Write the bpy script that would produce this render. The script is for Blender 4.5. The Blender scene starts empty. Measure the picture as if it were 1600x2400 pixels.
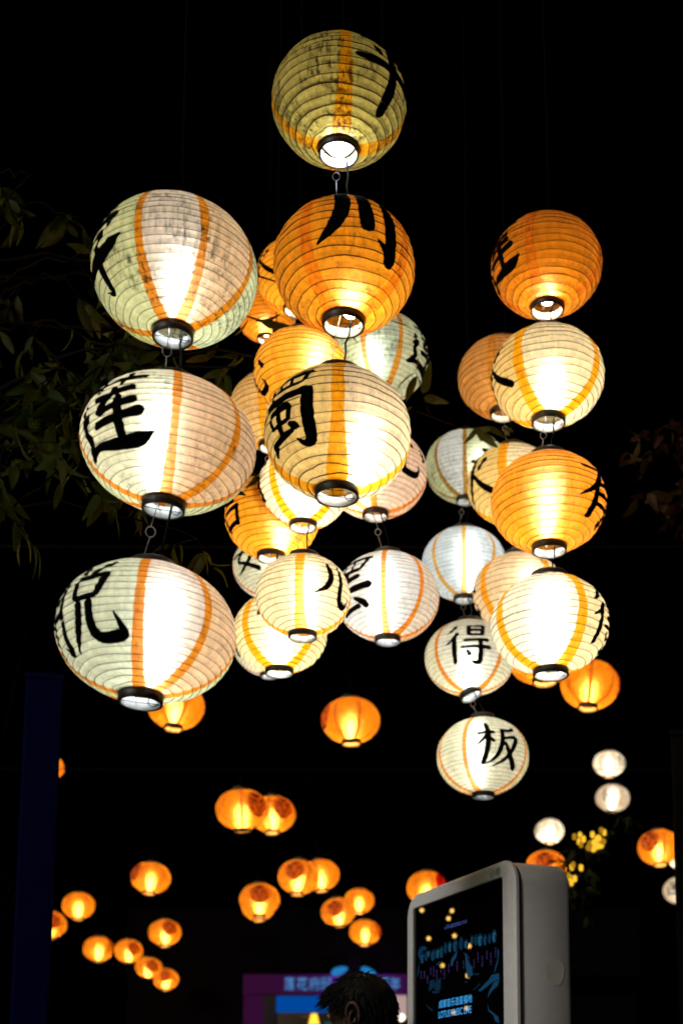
import bpy, bmesh, math, random
from mathutils import Vector, Matrix, noise
random.seed(11)
sc = bpy.context.scene
col = sc.collection
PI = math.pi
R = math.radians

# ---------------------------------------------------------------- camera (rise/shift lens, looking slightly up)
FPX, PPX, PPY, PITCH, CAMZ = 3135.0, 965.0, 2145.0, R(9.0), 1.25
cd = bpy.data.cameras.new('camera'); cam = bpy.data.objects.new('camera', cd); col.objects.link(cam)
cam.location = (0, 0, CAMZ); cam.rotation_euler = (PI/2 + PITCH, 0, 0)
cd.sensor_fit = 'AUTO'; cd.sensor_width = 36.0; cd.lens = FPX/2400*36.0
cd.shift_x = -(PPX-800)/2400; cd.shift_y = (PPY-1200)/2400
cd.clip_start = 0.05; cd.clip_end = 2000
cd.dof.use_dof = True; cd.dof.focus_distance = 3.72; cd.dof.aperture_fstop = 3.2
sc.camera = cam
# ---------------------------------------------------------------- night sky
w = bpy.data.worlds.new('World'); sc.world = w; w.use_nodes = True
nt = w.node_tree
sky = nt.nodes.new('ShaderNodeTexSky'); sky.sky_type = 'NISHITA'; sky.sun_disc = False
sky.sun_elevation = R(-6); sky.sun_rotation = R(160)
bg = nt.nodes['Background']; bg.inputs['Strength'].default_value = 0.004
nt.links.new(sky.outputs['Color'], bg.inputs['Color'])
sd = bpy.data.lights.new('fill_sun', 'SUN'); sd.energy = 0.95; sd.angle = R(14); sd.color = (1.0, .95, .88)   # added fill from behind left to brighten the kiosk, no such source seen
so_ = bpy.data.objects.new('fill_sun', sd); col.objects.link(so_); so_.rotation_euler = Vector((.70, .66, -.36)).to_track_quat('-Z', 'Y').to_euler()
sc.view_settings.view_transform = 'Standard'; sc.view_settings.look = 'None'
sc.view_settings.exposure = 0.0; sc.view_settings.gamma = 1.0; sc.view_settings.use_curve_mapping = False
sc.render.engine = 'CYCLES'
sc.cycles.use_denoising = True
sc.cycles.max_bounces = 10; sc.cycles.diffuse_bounces = 6; sc.cycles.transmission_bounces = 8
sc.cycles.sample_clamp_indirect = 6.0
sc.cycles.use_light_tree = True
sc.cycles.filter_width = 1.9

# ---------------------------------------------------------------- helpers
RIGHT = Vector((1, 0, 0)); FWD = Vector((0, math.cos(PITCH), math.sin(PITCH))); UP = Vector((0, -math.sin(PITCH), math.cos(PITCH)))
CAM = Vector((0, 0, CAMZ))
K = 1600/1568.0
def ray(px, py): return RIGHT*((px-PPX)/FPX) + UP*((PPY-py)/FPX) + FWD
def at(px, py, d): return CAM + ray(px, py)*d           # photo pixel (1600x2400) and camera depth -> a place
def av(vx, vy, d): return at(vx*K, vy*K, d)
def link(o, parent=None):
    col.objects.link(o)
    if parent: o.parent = parent
    return o
def empty(name, loc, rz=0.0):
    o = bpy.data.objects.new(name, None); o.empty_display_size = 0.1
    o.location = loc; o.rotation_euler = (0, 0, rz); return link(o)
def tag(o, label=None, cat=None, group=None, kind=None):
    if label: o['label'] = label
    if cat: o['category'] = cat
    if group: o['group'] = group
    if kind: o['kind'] = kind
    return o
def meshobj(name, verts, faces, mat, parent=None, smooth=True):
    m = bpy.data.meshes.new(name); m.from_pydata([tuple(v) for v in verts], [], faces); m.update()
    if mat: m.materials.append(mat)
    if smooth: m.polygons.foreach_set('use_smooth', [True]*len(m.polygons))
    return link(bpy.data.objects.new(name, m), parent)
class MB:
    def __init__(s): s.v = []; s.f = []
    def add(s, v, f):
        n = len(s.v); s.v += [Vector(x) for x in v]; s.f += [tuple(i+n for i in q) for q in f]
    def box(s, c, size, rot=None):
        x, y, z = (k/2 for k in size)
        pts = [Vector(p) for p in ((-x,-y,-z),(x,-y,-z),(x,y,-z),(-x,y,-z),(-x,-y,z),(x,-y,z),(x,y,z),(-x,y,z))]
        if rot: pts = [rot @ p for p in pts]
        s.add([p+Vector(c) for p in pts], [(0,3,2,1),(4,5,6,7),(0,1,5,4),(1,2,6,5),(2,3,7,6),(3,0,4,7)])
    def tube(s, pts, rad, n=6, cap=True):
        pts = [Vector(p) for p in pts]; L = len(pts)
        rads = rad if isinstance(rad, (list, tuple)) else [rad]*L
        vs = []; fs = []; prev = None
        for i, p in enumerate(pts):
            t = (pts[min(i+1, L-1)] - pts[max(i-1, 0)])
            t = t.normalized() if t.length > 1e-9 else Vector((0,0,1))
            if prev is None:
                a = t.orthogonal().normalized()
            else:
                a = prev - t*prev.dot(t); a = a.normalized() if a.length > 1e-6 else t.orthogonal().normalized()
            prev = a; b = t.cross(a)
            for k in range(n):
                q = 2*PI*k/n; vs.append(p + (a*math.cos(q)+b*math.sin(q))*rads[i])
        for i in range(L-1):
            for k in range(n):
                fs.append((i*n+k, i*n+(k+1)%n, (i+1)*n+(k+1)%n, (i+1)*n+k))
        if cap: fs.append(tuple(range(n-1, -1, -1))); fs.append(tuple((L-1)*n+k for k in range(n)))
        s.add(vs, fs)
    def lathe(s, prof, n=32, c=(0,0,0), closed=True):
        c = Vector(c); vs = []; fs = []; L = len(prof)
        for r, z in prof:
            for k in range(n):
                q = 2*PI*k/n; vs.append(c+Vector((r*math.cos(q), r*math.sin(q), z)))
        for i in range(L if closed else L-1):
            j = (i+1) % L
            for k in range(n): fs.append((i*n+k, i*n+(k+1)%n, j*n+(k+1)%n, j*n+k))
        s.add(vs, fs)
    def build(s, name, mat, parent=None, smooth=True): return meshobj(name, s.v, s.f, mat, parent, smooth)

# ---------------------------------------------------------------- materials
MATS = {}
def newmat(name):
    m = bpy.data.materials.new(name); m.use_nodes = True; m.node_tree.nodes.clear(); return m, m.node_tree.nodes, m.node_tree.links
def pbr(name, colr, rough=0.6, metal=0.0, spec=0.5, var=0.25, scale=14, bump=0.0):
    if name in MATS: return MATS[name]
    m, N, L = newmat(name)
    o = N.new('ShaderNodeOutputMaterial'); b = N.new('ShaderNodeBsdfPrincipled')
    t = N.new('ShaderNodeTexCoord'); nz = N.new('ShaderNodeTexNoise'); nz.inputs['Scale'].default_value = scale; nz.inputs['Detail'].default_value = 6
    L.new(t.outputs['Object'], nz.inputs['Vector'])
    mr = N.new('ShaderNodeMapRange'); mr.inputs['To Min'].default_value = 1-var; mr.inputs['To Max'].default_value = 1+var
    L.new(nz.outputs['Fac'], mr.inputs['Value'])
    mx = N.new('ShaderNodeVectorMath'); mx.operation = 'SCALE'; mx.inputs[0].default_value = colr[:3]; L.new(mr.outputs['Result'], mx.inputs['Scale'])
    L.new(mx.outputs['Vector'], b.inputs['Base Color'])
    b.inputs['Roughness'].default_value = rough; b.inputs['Metallic'].default_value = metal; b.inputs['Specular IOR Level'].default_value = spec
    if bump:
        bp = N.new('ShaderNodeBump'); bp.inputs['Strength'].default_value = bump; bp.inputs['Distance'].default_value = 0.004
        L.new(nz.outputs['Fac'], bp.inputs['Height']); L.new(bp.outputs['Normal'], b.inputs['Normal'])
    L.new(b.outputs['BSDF'], o.inputs['Surface']); MATS[name] = m; return m
def emit(name, colr, strength):
    if name in MATS: return MATS[name]
    m, N, L = newmat(name); o = N.new('ShaderNodeOutputMaterial'); e = N.new('ShaderNodeEmission')
    e.inputs['Color'].default_value = (*colr[:3], 1); e.inputs['Strength'].default_value = strength
    L.new(e.outputs['Emission'], o.inputs['Surface']); MATS[name] = m; return m
def paper(tint, dirt=0.3, crumple=0.3, fwd=0.2, rough=0.62, gap=.17):
    """thin lit paper: mostly diffuse transmission, some forward scatter so the lamp shows through as a soft hot band"""
    key = ('paper', tuple(round(x, 3) for x in tint), dirt, crumple, fwd, rough, gap)
    if key in MATS: return MATS[key]
    m, N, L = newmat('lantern_paper'); o = N.new('ShaderNodeOutputMaterial')
    tc = N.new('ShaderNodeTexCoord'); oi = N.new('ShaderNodeObjectInfo')
    sca = N.new('ShaderNodeVectorMath'); sca.operation = 'SCALE'; sca.inputs['Scale'].default_value = 7.3; L.new(oi.outputs['Location'], sca.inputs[0])
    add = N.new('ShaderNodeVectorMath'); L.new(tc.outputs['Object'], add.inputs[0]); L.new(sca.outputs['Vector'], add.inputs[1])
    def nz(scale3, detail, rgh=0.6):
        mp = N.new('ShaderNodeMapping'); mp.inputs['Scale'].default_value = scale3; L.new(add.outputs['Vector'], mp.inputs['Vector'])
        n = N.new('ShaderNodeTexNoise'); n.inputs['Scale'].default_value = 1.0; n.inputs['Detail'].default_value = detail; n.inputs['Roughness'].default_value = rgh
        L.new(mp.outputs['Vector'], n.inputs['Vector']); return n.outputs['Fac']
    def rng(x, a, b, c, d):
        r = N.new('ShaderNodeMapRange'); r.inputs['From Min'].default_value = a; r.inputs['From Max'].default_value = b
        r.inputs['To Min'].default_value = c; r.inputs['To Max'].default_value = d; L.new(x, r.inputs['Value']); return r.outputs['Result']
    def mul(a, b):
        q = N.new('ShaderNodeMath'); q.operation = 'MULTIPLY'; L.new(a, q.inputs[0]); L.new(b, q.inputs[1]); return q.outputs[0]
    fibre = mul(rng(nz((50, 50, 65), 6, .7), .3, .7, .80, 1.10), mul(rng(nz((70, 70, 5), 4, .65), .3, .7, .84, 1.10), rng(nz((7, 7, 90), 3), .3, .7, .86, 1.08)))
    blot = rng(nz((9, 9, 9), 4), .40, .62, 0, 1)
    streak = rng(nz((95, 95, 14), 6, .7), .47, .66, 0, 1)
    spots = rng(nz((48, 48, 48), 4, .7), .60, .68, 0, 1)
    d1 = mul(blot, streak)
    sm = N.new('ShaderNodeMath'); sm.operation = 'MAXIMUM'; L.new(d1, sm.inputs[0]); L.new(mul(spots, blot), sm.inputs[1])
    fac = N.new('ShaderNodeMath'); fac.operation = 'MULTIPLY'; L.new(sm.outputs[0], fac.inputs[0]); fac.inputs[1].default_value = dirt; fac.use_clamp = True
    base = N.new('ShaderNodeVectorMath'); base.operation = 'SCALE'; base.inputs[0].default_value = tint; L.new(fibre, base.inputs['Scale'])
    mix = N.new('ShaderNodeMix'); mix.data_type = 'RGBA'; L.new(fac.outputs[0], mix.inputs['Factor']); L.new(base.outputs['Vector'], mix.inputs[6])
    mix.inputs[7].default_value = (tint[0]*.12, tint[1]*.11, tint[2]*.10, 1)
    c = mix.outputs[2]
    tr = N.new('ShaderNodeBsdfTranslucent'); df = N.new('ShaderNodeBsdfDiffuse'); rf = N.new('ShaderNodeBsdfRefraction')
    rf.distribution = 'GGX'; rf.inputs['Roughness'].default_value = rough; rf.inputs['IOR'].default_value = 1.42
    for s in (tr, df): L.new(c, s.inputs['Color'])
    pale = N.new('ShaderNodeMix'); pale.data_type = 'RGBA'; pale.inputs['Factor'].default_value = gap; L.new(c, pale.inputs[6]); pale.inputs[7].default_value = (.9, .89, .86, 1); L.new(pale.outputs[2], rf.inputs['Color'])   # gaps between the fibres pass untinted light
    if crumple:
        bp = N.new('ShaderNodeBump'); bp.inputs['Strength'].default_value = crumple; bp.inputs['Distance'].default_value = 0.006
        L.new(nz((24, 24, 36), 5, .65), bp.inputs['Height'])
        for s in (tr, df, rf): L.new(bp.outputs['Normal'], s.inputs['Normal'])
    m1 = N.new('ShaderNodeMixShader'); m1.inputs[0].default_value = .30; L.new(tr.outputs[0], m1.inputs[1]); L.new(df.outputs[0], m1.inputs[2])
    m2 = N.new('ShaderNodeMixShader'); m2.inputs[0].default_value = fwd; L.new(m1.outputs[0], m2.inputs[1]); L.new(rf.outputs[0], m2.inputs[2])
    L.new(m2.outputs[0], o.inputs['Surface']); MATS[key] = m; return m
INK = pbr('black_ink', (.002, .002, .002), .85, spec=.03, var=.1)
RINGM = pbr('black_ring_plastic', (.012, .011, .010), .45, var=.3, scale=40)
WIRE = pbr('dark_wire', (.012, .010, .008), .6, metal=.2, spec=.1)
STEEL = pbr('galvanised_wire', (.25, .25, .26), .4, metal=.9)
LINING = pbr('white_ring_lining', (.50, .50, .48), .5, var=.15)
CORD = pbr('black_cord', (.004, .004, .0045), .7, spec=.04)
SOCK = pbr('lamp_socket', (.05, .05, .05), .5)

# ---------------------------------------------------------------- the ground
def ground_mat():
    m, N, L = newmat('plaza_paving'); o = N.new('ShaderNodeOutputMaterial'); b = N.new('ShaderNodeBsdfPrincipled')
    tc = N.new('ShaderNodeTexCoord'); br = N.new('ShaderNodeTexBrick'); br.inputs['Scale'].default_value = 1.6; br.inputs['Mortar Size'].default_value = .012
    br.inputs['Color1'].default_value = (.16, .15, .14, 1); br.inputs['Color2'].default_value = (.20, .19, .175, 1); br.inputs['Mortar'].default_value = (.05, .05, .05, 1)
    L.new(tc.outputs['Object'], br.inputs['Vector']); L.new(br.outputs['Color'], b.inputs['Base Color']); b.inputs['Roughness'].default_value = .6
    L.new(b.outputs['BSDF'], o.inputs['Surface']); return m
g = meshobj('ground', [(-900,-900,0),(900,-900,0),(900,900,0),(-900,900,0)], [(0,1,2,3)], ground_mat(), None, False); tag(g, kind='structure')

# ---------------------------------------------------------------- brush characters (strokes: x, y, half width in a box of -1..1)
def line(*p): return list(p)
GLYPH = {
 'chuan': [[(-.42,1.1,.16),(-.38,.6,.19),(-.42,.1,.19),(-.62,-.35,.15),(-.98,-.72,.03)],
           [(.10,1.1,.15),(.12,.5,.17),(.17,-.15,.18),(.2,-.38,.13)],
           [(.66,.95,.13),(.74,.3,.16),(.80,-.5,.17),(.80,-.85,.17),(.76,-1.02,.10)], [(.78,-.72,.14),(.6,-.62,.09),(.44,-.5,.01)]],
 'lian': [[(-.78,.70,.07),(0,.82,.085),(.55,.92,.10),(.72,.93,.03)], [(-.28,1.05,.08),(-.36,.55,.06)], [(.30,1.12,.09),(.18,.62,.05)],
          [(-.42,.38,.08),(.1,.46,.09),(.55,.55,.10)], [(.12,.62,.08),(-.05,.35,.09),(-.28,.06,.10),(0,.10,.09),(.62,.24,.12)],
          [(-.42,-.24,.10),(.1,-.16,.10),(.78,-.02,.13)], [(.20,.38,.11),(.22,-.1,.12),(.24,-.62,.12)],
          [(-.72,.36,.10),(-.84,.12,.06)], [(-.92,-.10,.06),(-.66,.08,.10),(-.78,-.22,.09),(-.66,-.5,.11),(-.92,-.82,.06)],
          [(-.86,-.80,.07),(-.5,-.66,.09),(0,-.70,.13),(.55,-.66,.17),(.95,-.48,.02)]],
 'tuo': [[(-.80,.62,.08),(-.82,0,.09),(-.86,-.55,.07),(-1.0,-.9,.02)], [(-.80,.62,.07),(-.52,.70,.09),(-.40,.64,.09),(-.42,0,.09),(-.42,-.85,.10),(-.58,-.70,.03)],
         [(-.75,.25,.06),(-.48,.30,.06)], [(-.78,-.10,.06),(-.48,-.05,.06)],
         [(.0,1.0,.10),(.08,.72,.06)], [(.60,1.08,.10),(.42,.86,.09),(.22,.70,.05)],
         [(-.02,.58,.08),(.02,.10,.08)], [(-.02,.56,.08),(.45,.66,.09),(.60,.60,.10),(.50,.12,.09)], [(.02,.10,.07),(.52,.14,.07)],
         [(.12,.04,.10),(.10,-.3,.10),(-.02,-.62,.08),(-.22,-.95,.02)], [(.36,.06,.09),(.36,-.4,.11),(.42,-.66,.13),(.62,-.74,.13),(.92,-.68,.13),(.96,-.55,.08),(.84,-.22,.02)]],
 'shu': [[(-.62,.92,.07),(-.56,.55,.07)], [(-.62,.90,.07),(.55,1.0,.09),(.60,.95,.08),(.46,.62,.07)], [(-.25,.90,.055),(-.22,.60,.055)], [(.14,.94,.055),(.12,.62,.055)], [(-.56,.56,.06),(.48,.64,.07)],
         [(-.45,.48,.08),(-.66,.18,.07),(-.95,-.02,.02)], [(-.55,.22,.09),(.2,.34,.11),(.62,.36,.14),(.68,.2,.17),(.66,-.4,.17),(.62,-.86,.15),(.42,-.98,.10),(.20,-.80,.02)],
         [(-.55,-.02,.07),(-.50,-.36,.07)], [(-.55,-.02,.07),(.12,.06,.09),(.10,-.32,.07)], [(-.52,-.36,.06),(.10,-.30,.07)], [(-.20,.18,.08),(-.20,-.3,.09),(-.22,-.70,.09)],
         [(-.72,-.74,.07),(-.2,-.66,.09),(.22,-.58,.06)], [(.10,-.38,.05),(.26,-.52,.12),(.28,-.6,.08)], [(-.55,-.72,.12),(-.75,-.95,.08)]],
 'de': [[(-.48,.98,.09),(-.66,.70,.08),(-.92,.48,.02)], [(-.42,.50,.10),(-.66,.18,.08),(-.98,-.06,.02)], [(-.58,.28,.10),(-.58,-.3,.11),(-.56,-.92,.10)],
        [(.02,.92,.09),(.04,.36,.10)], [(.0,.92,.07),(.62,.94,.10),(.66,.9,.09),(.58,.36,.10)], [(.06,.66,.06),(.58,.68,.06)], [(.04,.38,.07),(.60,.40,.07)],
        [(-.20,.10,.06),(.4,.14,.08),(.88,.14,.10)], [(-.30,-.22,.06),(.4,-.18,.08),(.98,-.20,.11)], [(.52,.12,.10),(.54,-.4,.11),(.48,-.84,.12),(.26,-.88,.08),(.10,-.76,.01)], [(-.06,-.34,.05),(.10,-.58,.12)]],
 'ban': [[(-.90,.42,.06),(-.5,.50,.08),(-.20,.50,.09)], [(-.52,1.0,.09),(-.46,.4,.11),(-.52,-.3,.11),(-.66,-.88,.10)], [(-.50,.40,.08),(-.75,.08,.06),(-1.02,-.14,.01)], [(-.42,.28,.05),(-.24,.06,.09)],
         [(.72,.80,.10),(.40,.66,.08),(.06,.64,.06)], [(.12,.72,.09),(.10,.2,.10),(-.02,-.3,.10),(-.24,-.66,.07),(-.55,-.86,.02)], [(.12,.24,.06),(.5,.34,.08),(.72,.30,.11),(.52,-.2,.10),(.18,-.66,.08),(-.28,-.96,.02)], [(.20,.10,.07),(.42,-.4,.11),(.70,-.9,.13),(.82,-1.0,.02)]],
 'er': [[(-.30,.98,.05),(-.22,.7,.14),(-.20,.2,.15),(-.44,-.28,.12),(-.98,-.62,.02)], [(.32,1.0,.06),(.38,.4,.13),(.36,-.3,.14),(.46,-.72,.16),(.80,-.84,.15),(1.0,-.70,.10),(.96,-.30,.01)]],
 'ba': [[(-.72,.90,.08),(-.64,.40,.08)], [(-.74,.86,.08),(.62,1.0,.10),(.66,.9,.08),(.50,.48,.08)], [(-.26,.86,.06),(-.24,.46,.06)], [(.18,.92,.06),(.14,.50,.06)], [(-.66,.42,.07),(.54,.52,.08)],
        [(-.55,.10,.08),(.0,.16,.09),(.52,.24,.10)], [(.0,.42,.09),(.0,.0,.10),(-.02,-.28,.09)], [(-.90,-.30,.08),(0,-.20,.10),(.92,-.10,.13)],
        [(-.02,-.30,.09),(-.34,-.62,.09),(-.62,-.84,.07),(-.1,-.80,.08),(.36,-.74,.09)], [(.20,-.46,.05),(.5,-.66,.13),(.60,-.84,.10)]],
 'he': [[(.0,1.0,.09),(-.3,.6,.10),(-.95,.12,.02)], [(.05,.92,.07),(.45,.55,.12),(.95,.22,.03)], [(-.32,.16,.07),(.34,.22,.09)], [(-.50,-.16,.10),(-.42,-.88,.10)], [(-.50,-.16,.09),(.45,-.08,.11),(.50,-.16,.10),(.36,-.80,.11)], [(-.42,-.74,.09),(.42,-.68,.09)]],
 'an': [[(.0,1.05,.10),(.06,.82,.07)], [(-.80,.60,.10),(-.88,.36,.05)], [(-.80,.66,.08),(.75,.78,.10),(.62,.46,.03)], [(-.05,.60,.10),(-.22,.1,.10),(-.48,-.28,.09),(0,-.50,.10),(.72,-.86,.14)], [(.44,.16,.10),(.2,-.36,.10),(-.28,-.74,.08),(-.75,-.92,.02)], [(-.98,.06,.09),(0,.14,.10),(.98,.20,.13)]],
 'xue': [[(-.52,1.0,.09),(-.38,.78,.08)], [(-.02,1.05,.09),(.06,.80,.08)], [(.62,1.08,.11),(.40,.76,.06)], [(-.80,.56,.09),(-.90,.30,.05)], [(-.82,.60,.07),(.72,.70,.11),(.56,.42,.05)],
         [(-.40,.30,.06),(.38,.36,.09),(.08,.08,.06)], [(.10,.10,.14),(.14,-.4,.12),(.08,-.95,.08),(-.14,-.84,.01)], [(-.95,-.22,.07),(0,-.20,.15),(.6,-.08,.17),(1.0,.06,.02)]],
 'huo': [[(-.56,.42,.09),(-.74,.06,.08)], [(.60,.62,.12),(.30,.18,.08)], [(.0,1.0,.10),(-.02,.3,.12),(-.30,-.4,.10),(-.92,-.92,.02)], [(.02,.1,.07),(.40,-.45,.12),(.90,-.92,.14)]],
 'you': [[(-.92,.56,.08),(0,.64,.09),(.92,.76,.12)], [(.10,1.05,.12),(-.18,.40,.12),(-.5,-.08,.09),(-1.0,-.46,.02)], [(-.36,.08,.11),(-.38,-.5,.12),(-.40,-1.0,.13)], [(-.36,.10,.08),(.45,.16,.11),(.50,-.4,.11),(.46,-.96,.13),(.22,-.82,.02)], [(-.32,-.20,.07),(.44,-.14,.07)], [(-.34,-.52,.07),(.44,-.48,.07)]],
 'ping': [[(-.70,.86,.08),(.05,.90,.10),(.70,.96,.10)], [(-.52,.62,.05),(-.30,.34,.12)], [(.52,.68,.11),(.26,.36,.05)], [(-.98,.06,.06),(0,.12,.12),(.98,.16,.13)], [(.0,.90,.12),(.02,0,.14),(.0,-1.0,.13)]],
 'li': [[(-.62,.90,.12),(-.56,.10,.12)], [(-.64,.90,.10),(.62,.96,.13),(.54,.12,.12)], [(-.58,.50,.08),(.56,.54,.08)], [(-.56,.12,.09),(.56,.16,.09)], [(.0,.92,.12),(.0,-.85,.13)], [(-.60,-.34,.09),(.62,-.28,.11)], [(-.95,-.86,.10),(.95,-.80,.14)]],
 'xin': [[(-.72,.20,.11),(-.88,-.24,.07)], [(-.36,.46,.09),(-.32,-.2,.12),(-.18,-.66,.13),(.36,-.72,.13),(.56,-.56,.10),(.50,-.28,.02)], [(-.04,.72,.06),(.14,.36,.13)], [(.62,.48,.07),(.90,.06,.14)]],
}
def catmull(p, n):
    out = []
    P = [p[0]] + list(p) + [p[-1]]
    for i in range(1, len(P)-2):
        for k in range(n):
            t = k/n; o = []
            for c in range(3):
                a, b, d, e = P[i-1][c], P[i][c], P[i+1][c], P[i+2][c]
                o.append(.5*((2*b)+(d-a)*t+(2*a-5*b+4*d-e)*t*t+(3*b-a-3*d+e)*t**3))
            out.append(o)
    out.append(list(p[-1])); return out
def glyph_polys(name, seed=0, bold=1.0):
    """list of (verts2d, quads) ribbons with softly rounded brush ends"""
    rnd = random.Random(seed); res = []
    for st in GLYPH[name]:
        pts = catmull(st, 7)
        W = 5; vs = []; fs = []; L = len(pts)
        for i, (x, y, h) in enumerate(pts):
            x0, y0, _ = pts[max(i-1, 0)]; x1, y1, _ = pts[min(i+1, L-1)]
            dx, dy = x1-x0, y1-y0; q = math.hypot(dx, dy) or 1; nx, ny = -dy/q, dx/q
            h = max(h*bold*(1+.06*rnd.uniform(-1, 1)), .004)
            if i in (0, L-1): h *= .55
            bow = h*.35*(-1 if i == 0 else (1 if i == L-1 else 0))
            for k in range(W):
                f = k/(W-1)*2-1; e = bow*(1-f*f)
                vs.append((x+nx*h*f+dx/q*e, y+ny*h*f+dy/q*e))
        for i in range(L-1):
            for k in range(W-1): fs.append((i*W+k, i*W+k+1, (i+1)*W+k+1, (i+1)*W+k))
        res.append((vs, fs))
    return res

# ---------------------------------------------------------------- paper lanterns
class Shape:
    def __init__(s, a, B, neck, ribs, scal, wrink, seed, power=1.0):
        s.a, s.B, s.neck, s.ribs, s.scal, s.wrink, s.seed, s.power = a, B, neck, ribs, scal, wrink, seed, power
        s.pm = math.acos(neck); s.dp = 2*s.pm/ribs
    def jit(s, phi, psi): return .22*noise.noise((math.cos(phi)*1.7+s.seed, math.sin(phi)*1.7, psi*5)) + .045*noise.noise((math.cos(phi)*6+s.seed, math.sin(phi)*6, psi*8))
    def r0(s, psi): return s.a*max(math.cos(psi), 0.02)**s.power
    def pt(s, phi, psi, off=0.0, valley=False):
        k = (psi+s.pm)/s.dp - phi/(2*PI) + s.jit(phi, psi)
        r = s.r0(psi); z = s.B*math.sin(psi)
        edge = min(1.0, (s.pm-abs(psi))/(s.dp*1.2))
        d = s.scal*s.a*((0 if valley else abs(math.sin(PI*k))**.8)-.5)*edge
        if s.wrink:
            c, sn = math.cos(phi), math.sin(phi)
            d += s.wrink*s.a*edge*(noise.noise((c*3.1+s.seed, sn*3.1, psi*3.5))*.8 + noise.noise((c*9+s.seed, sn*9, psi*5))*.45)
        d += off
        nz_, nr = math.sin(psi)*s.a, math.cos(psi)*s.B; q = math.hypot(nz_, nr)
        r += d*nr/q; z += d*nz_/q
        return Vector((r*math.sin(phi), -r*math.cos(phi), z))
def sector(shape, bounds, rows, ncol, psi0=None):
    """mesh grid between azimuth bounds(psi) -> (phi0, phi1)"""
    vs = []; fs = []
    for i in range(rows+1):
        psi = -shape.pm + 2*shape.pm*i/rows
        p0, p1 = bounds(psi)
        for k in range(ncol+1): vs.append(shape.pt(p0+(p1-p0)*k/ncol, psi))
    for i in range(rows):
        for k in range(ncol):
            q = i*(ncol+1)+k; fs.append((q, q+1, q+ncol+2, q+ncol+1))
    return vs, fs
def ring_mesh(rad, z0, z1, th, n=36):
    b = MB(); e = .0015
    b.lathe([(rad, z0+e), (rad+e, z0), (rad+th-e, z0), (rad+th, z0+e), (rad+th, z1-e), (rad+th-e, z1), (rad+e, z1), (rad, z1-e)], n)
    return b
def glyph_on(shape, name, phic, S, v0, mat, parent, seed=0, off=.0022, bold=1.0, part='character'):
    vs = []; fs = []
    for v2, f2 in glyph_polys(name, seed, bold):
        n = len(vs)
        for (u, v) in v2:
            psi = (v*S+v0)*shape.a/(.5*shape.B+.5*shape.a); psi = max(-shape.pm*.96, min(shape.pm*.96, psi))
            phi = phic + u*S/max(math.cos(psi), .45)**.6
            vs.append(shape.pt(phi, psi, off))
        fs += [tuple(i+n for i in q) for q in f2]
    return meshobj(part, vs, fs, mat, parent)
LANT = {}
def cap_profile(r, z0, z1, n=5):
    p = [(0.0004, z0)]
    for i in range(1, n+1):
        q = PI/2*i/n; p.append((r*math.sin(q), z0+r*(1-math.cos(q))))
    for i in range(n+1):
        q = PI/2*i/n; p.append((r*math.cos(q)+.0004, z1-r*(1-math.sin(q))))
    return p
def wavy(p, q, n, amp, seed):
    r = random.Random(seed); o = []
    for i in range(n+1):
        t = i/n; v = Vector(p).lerp(Vector(q), t); e = math.sin(PI*t)*amp
        o.append(v+Vector((r.uniform(-1, 1)*e, r.uniform(-1, 1)*e, 0)))
    return o
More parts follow.
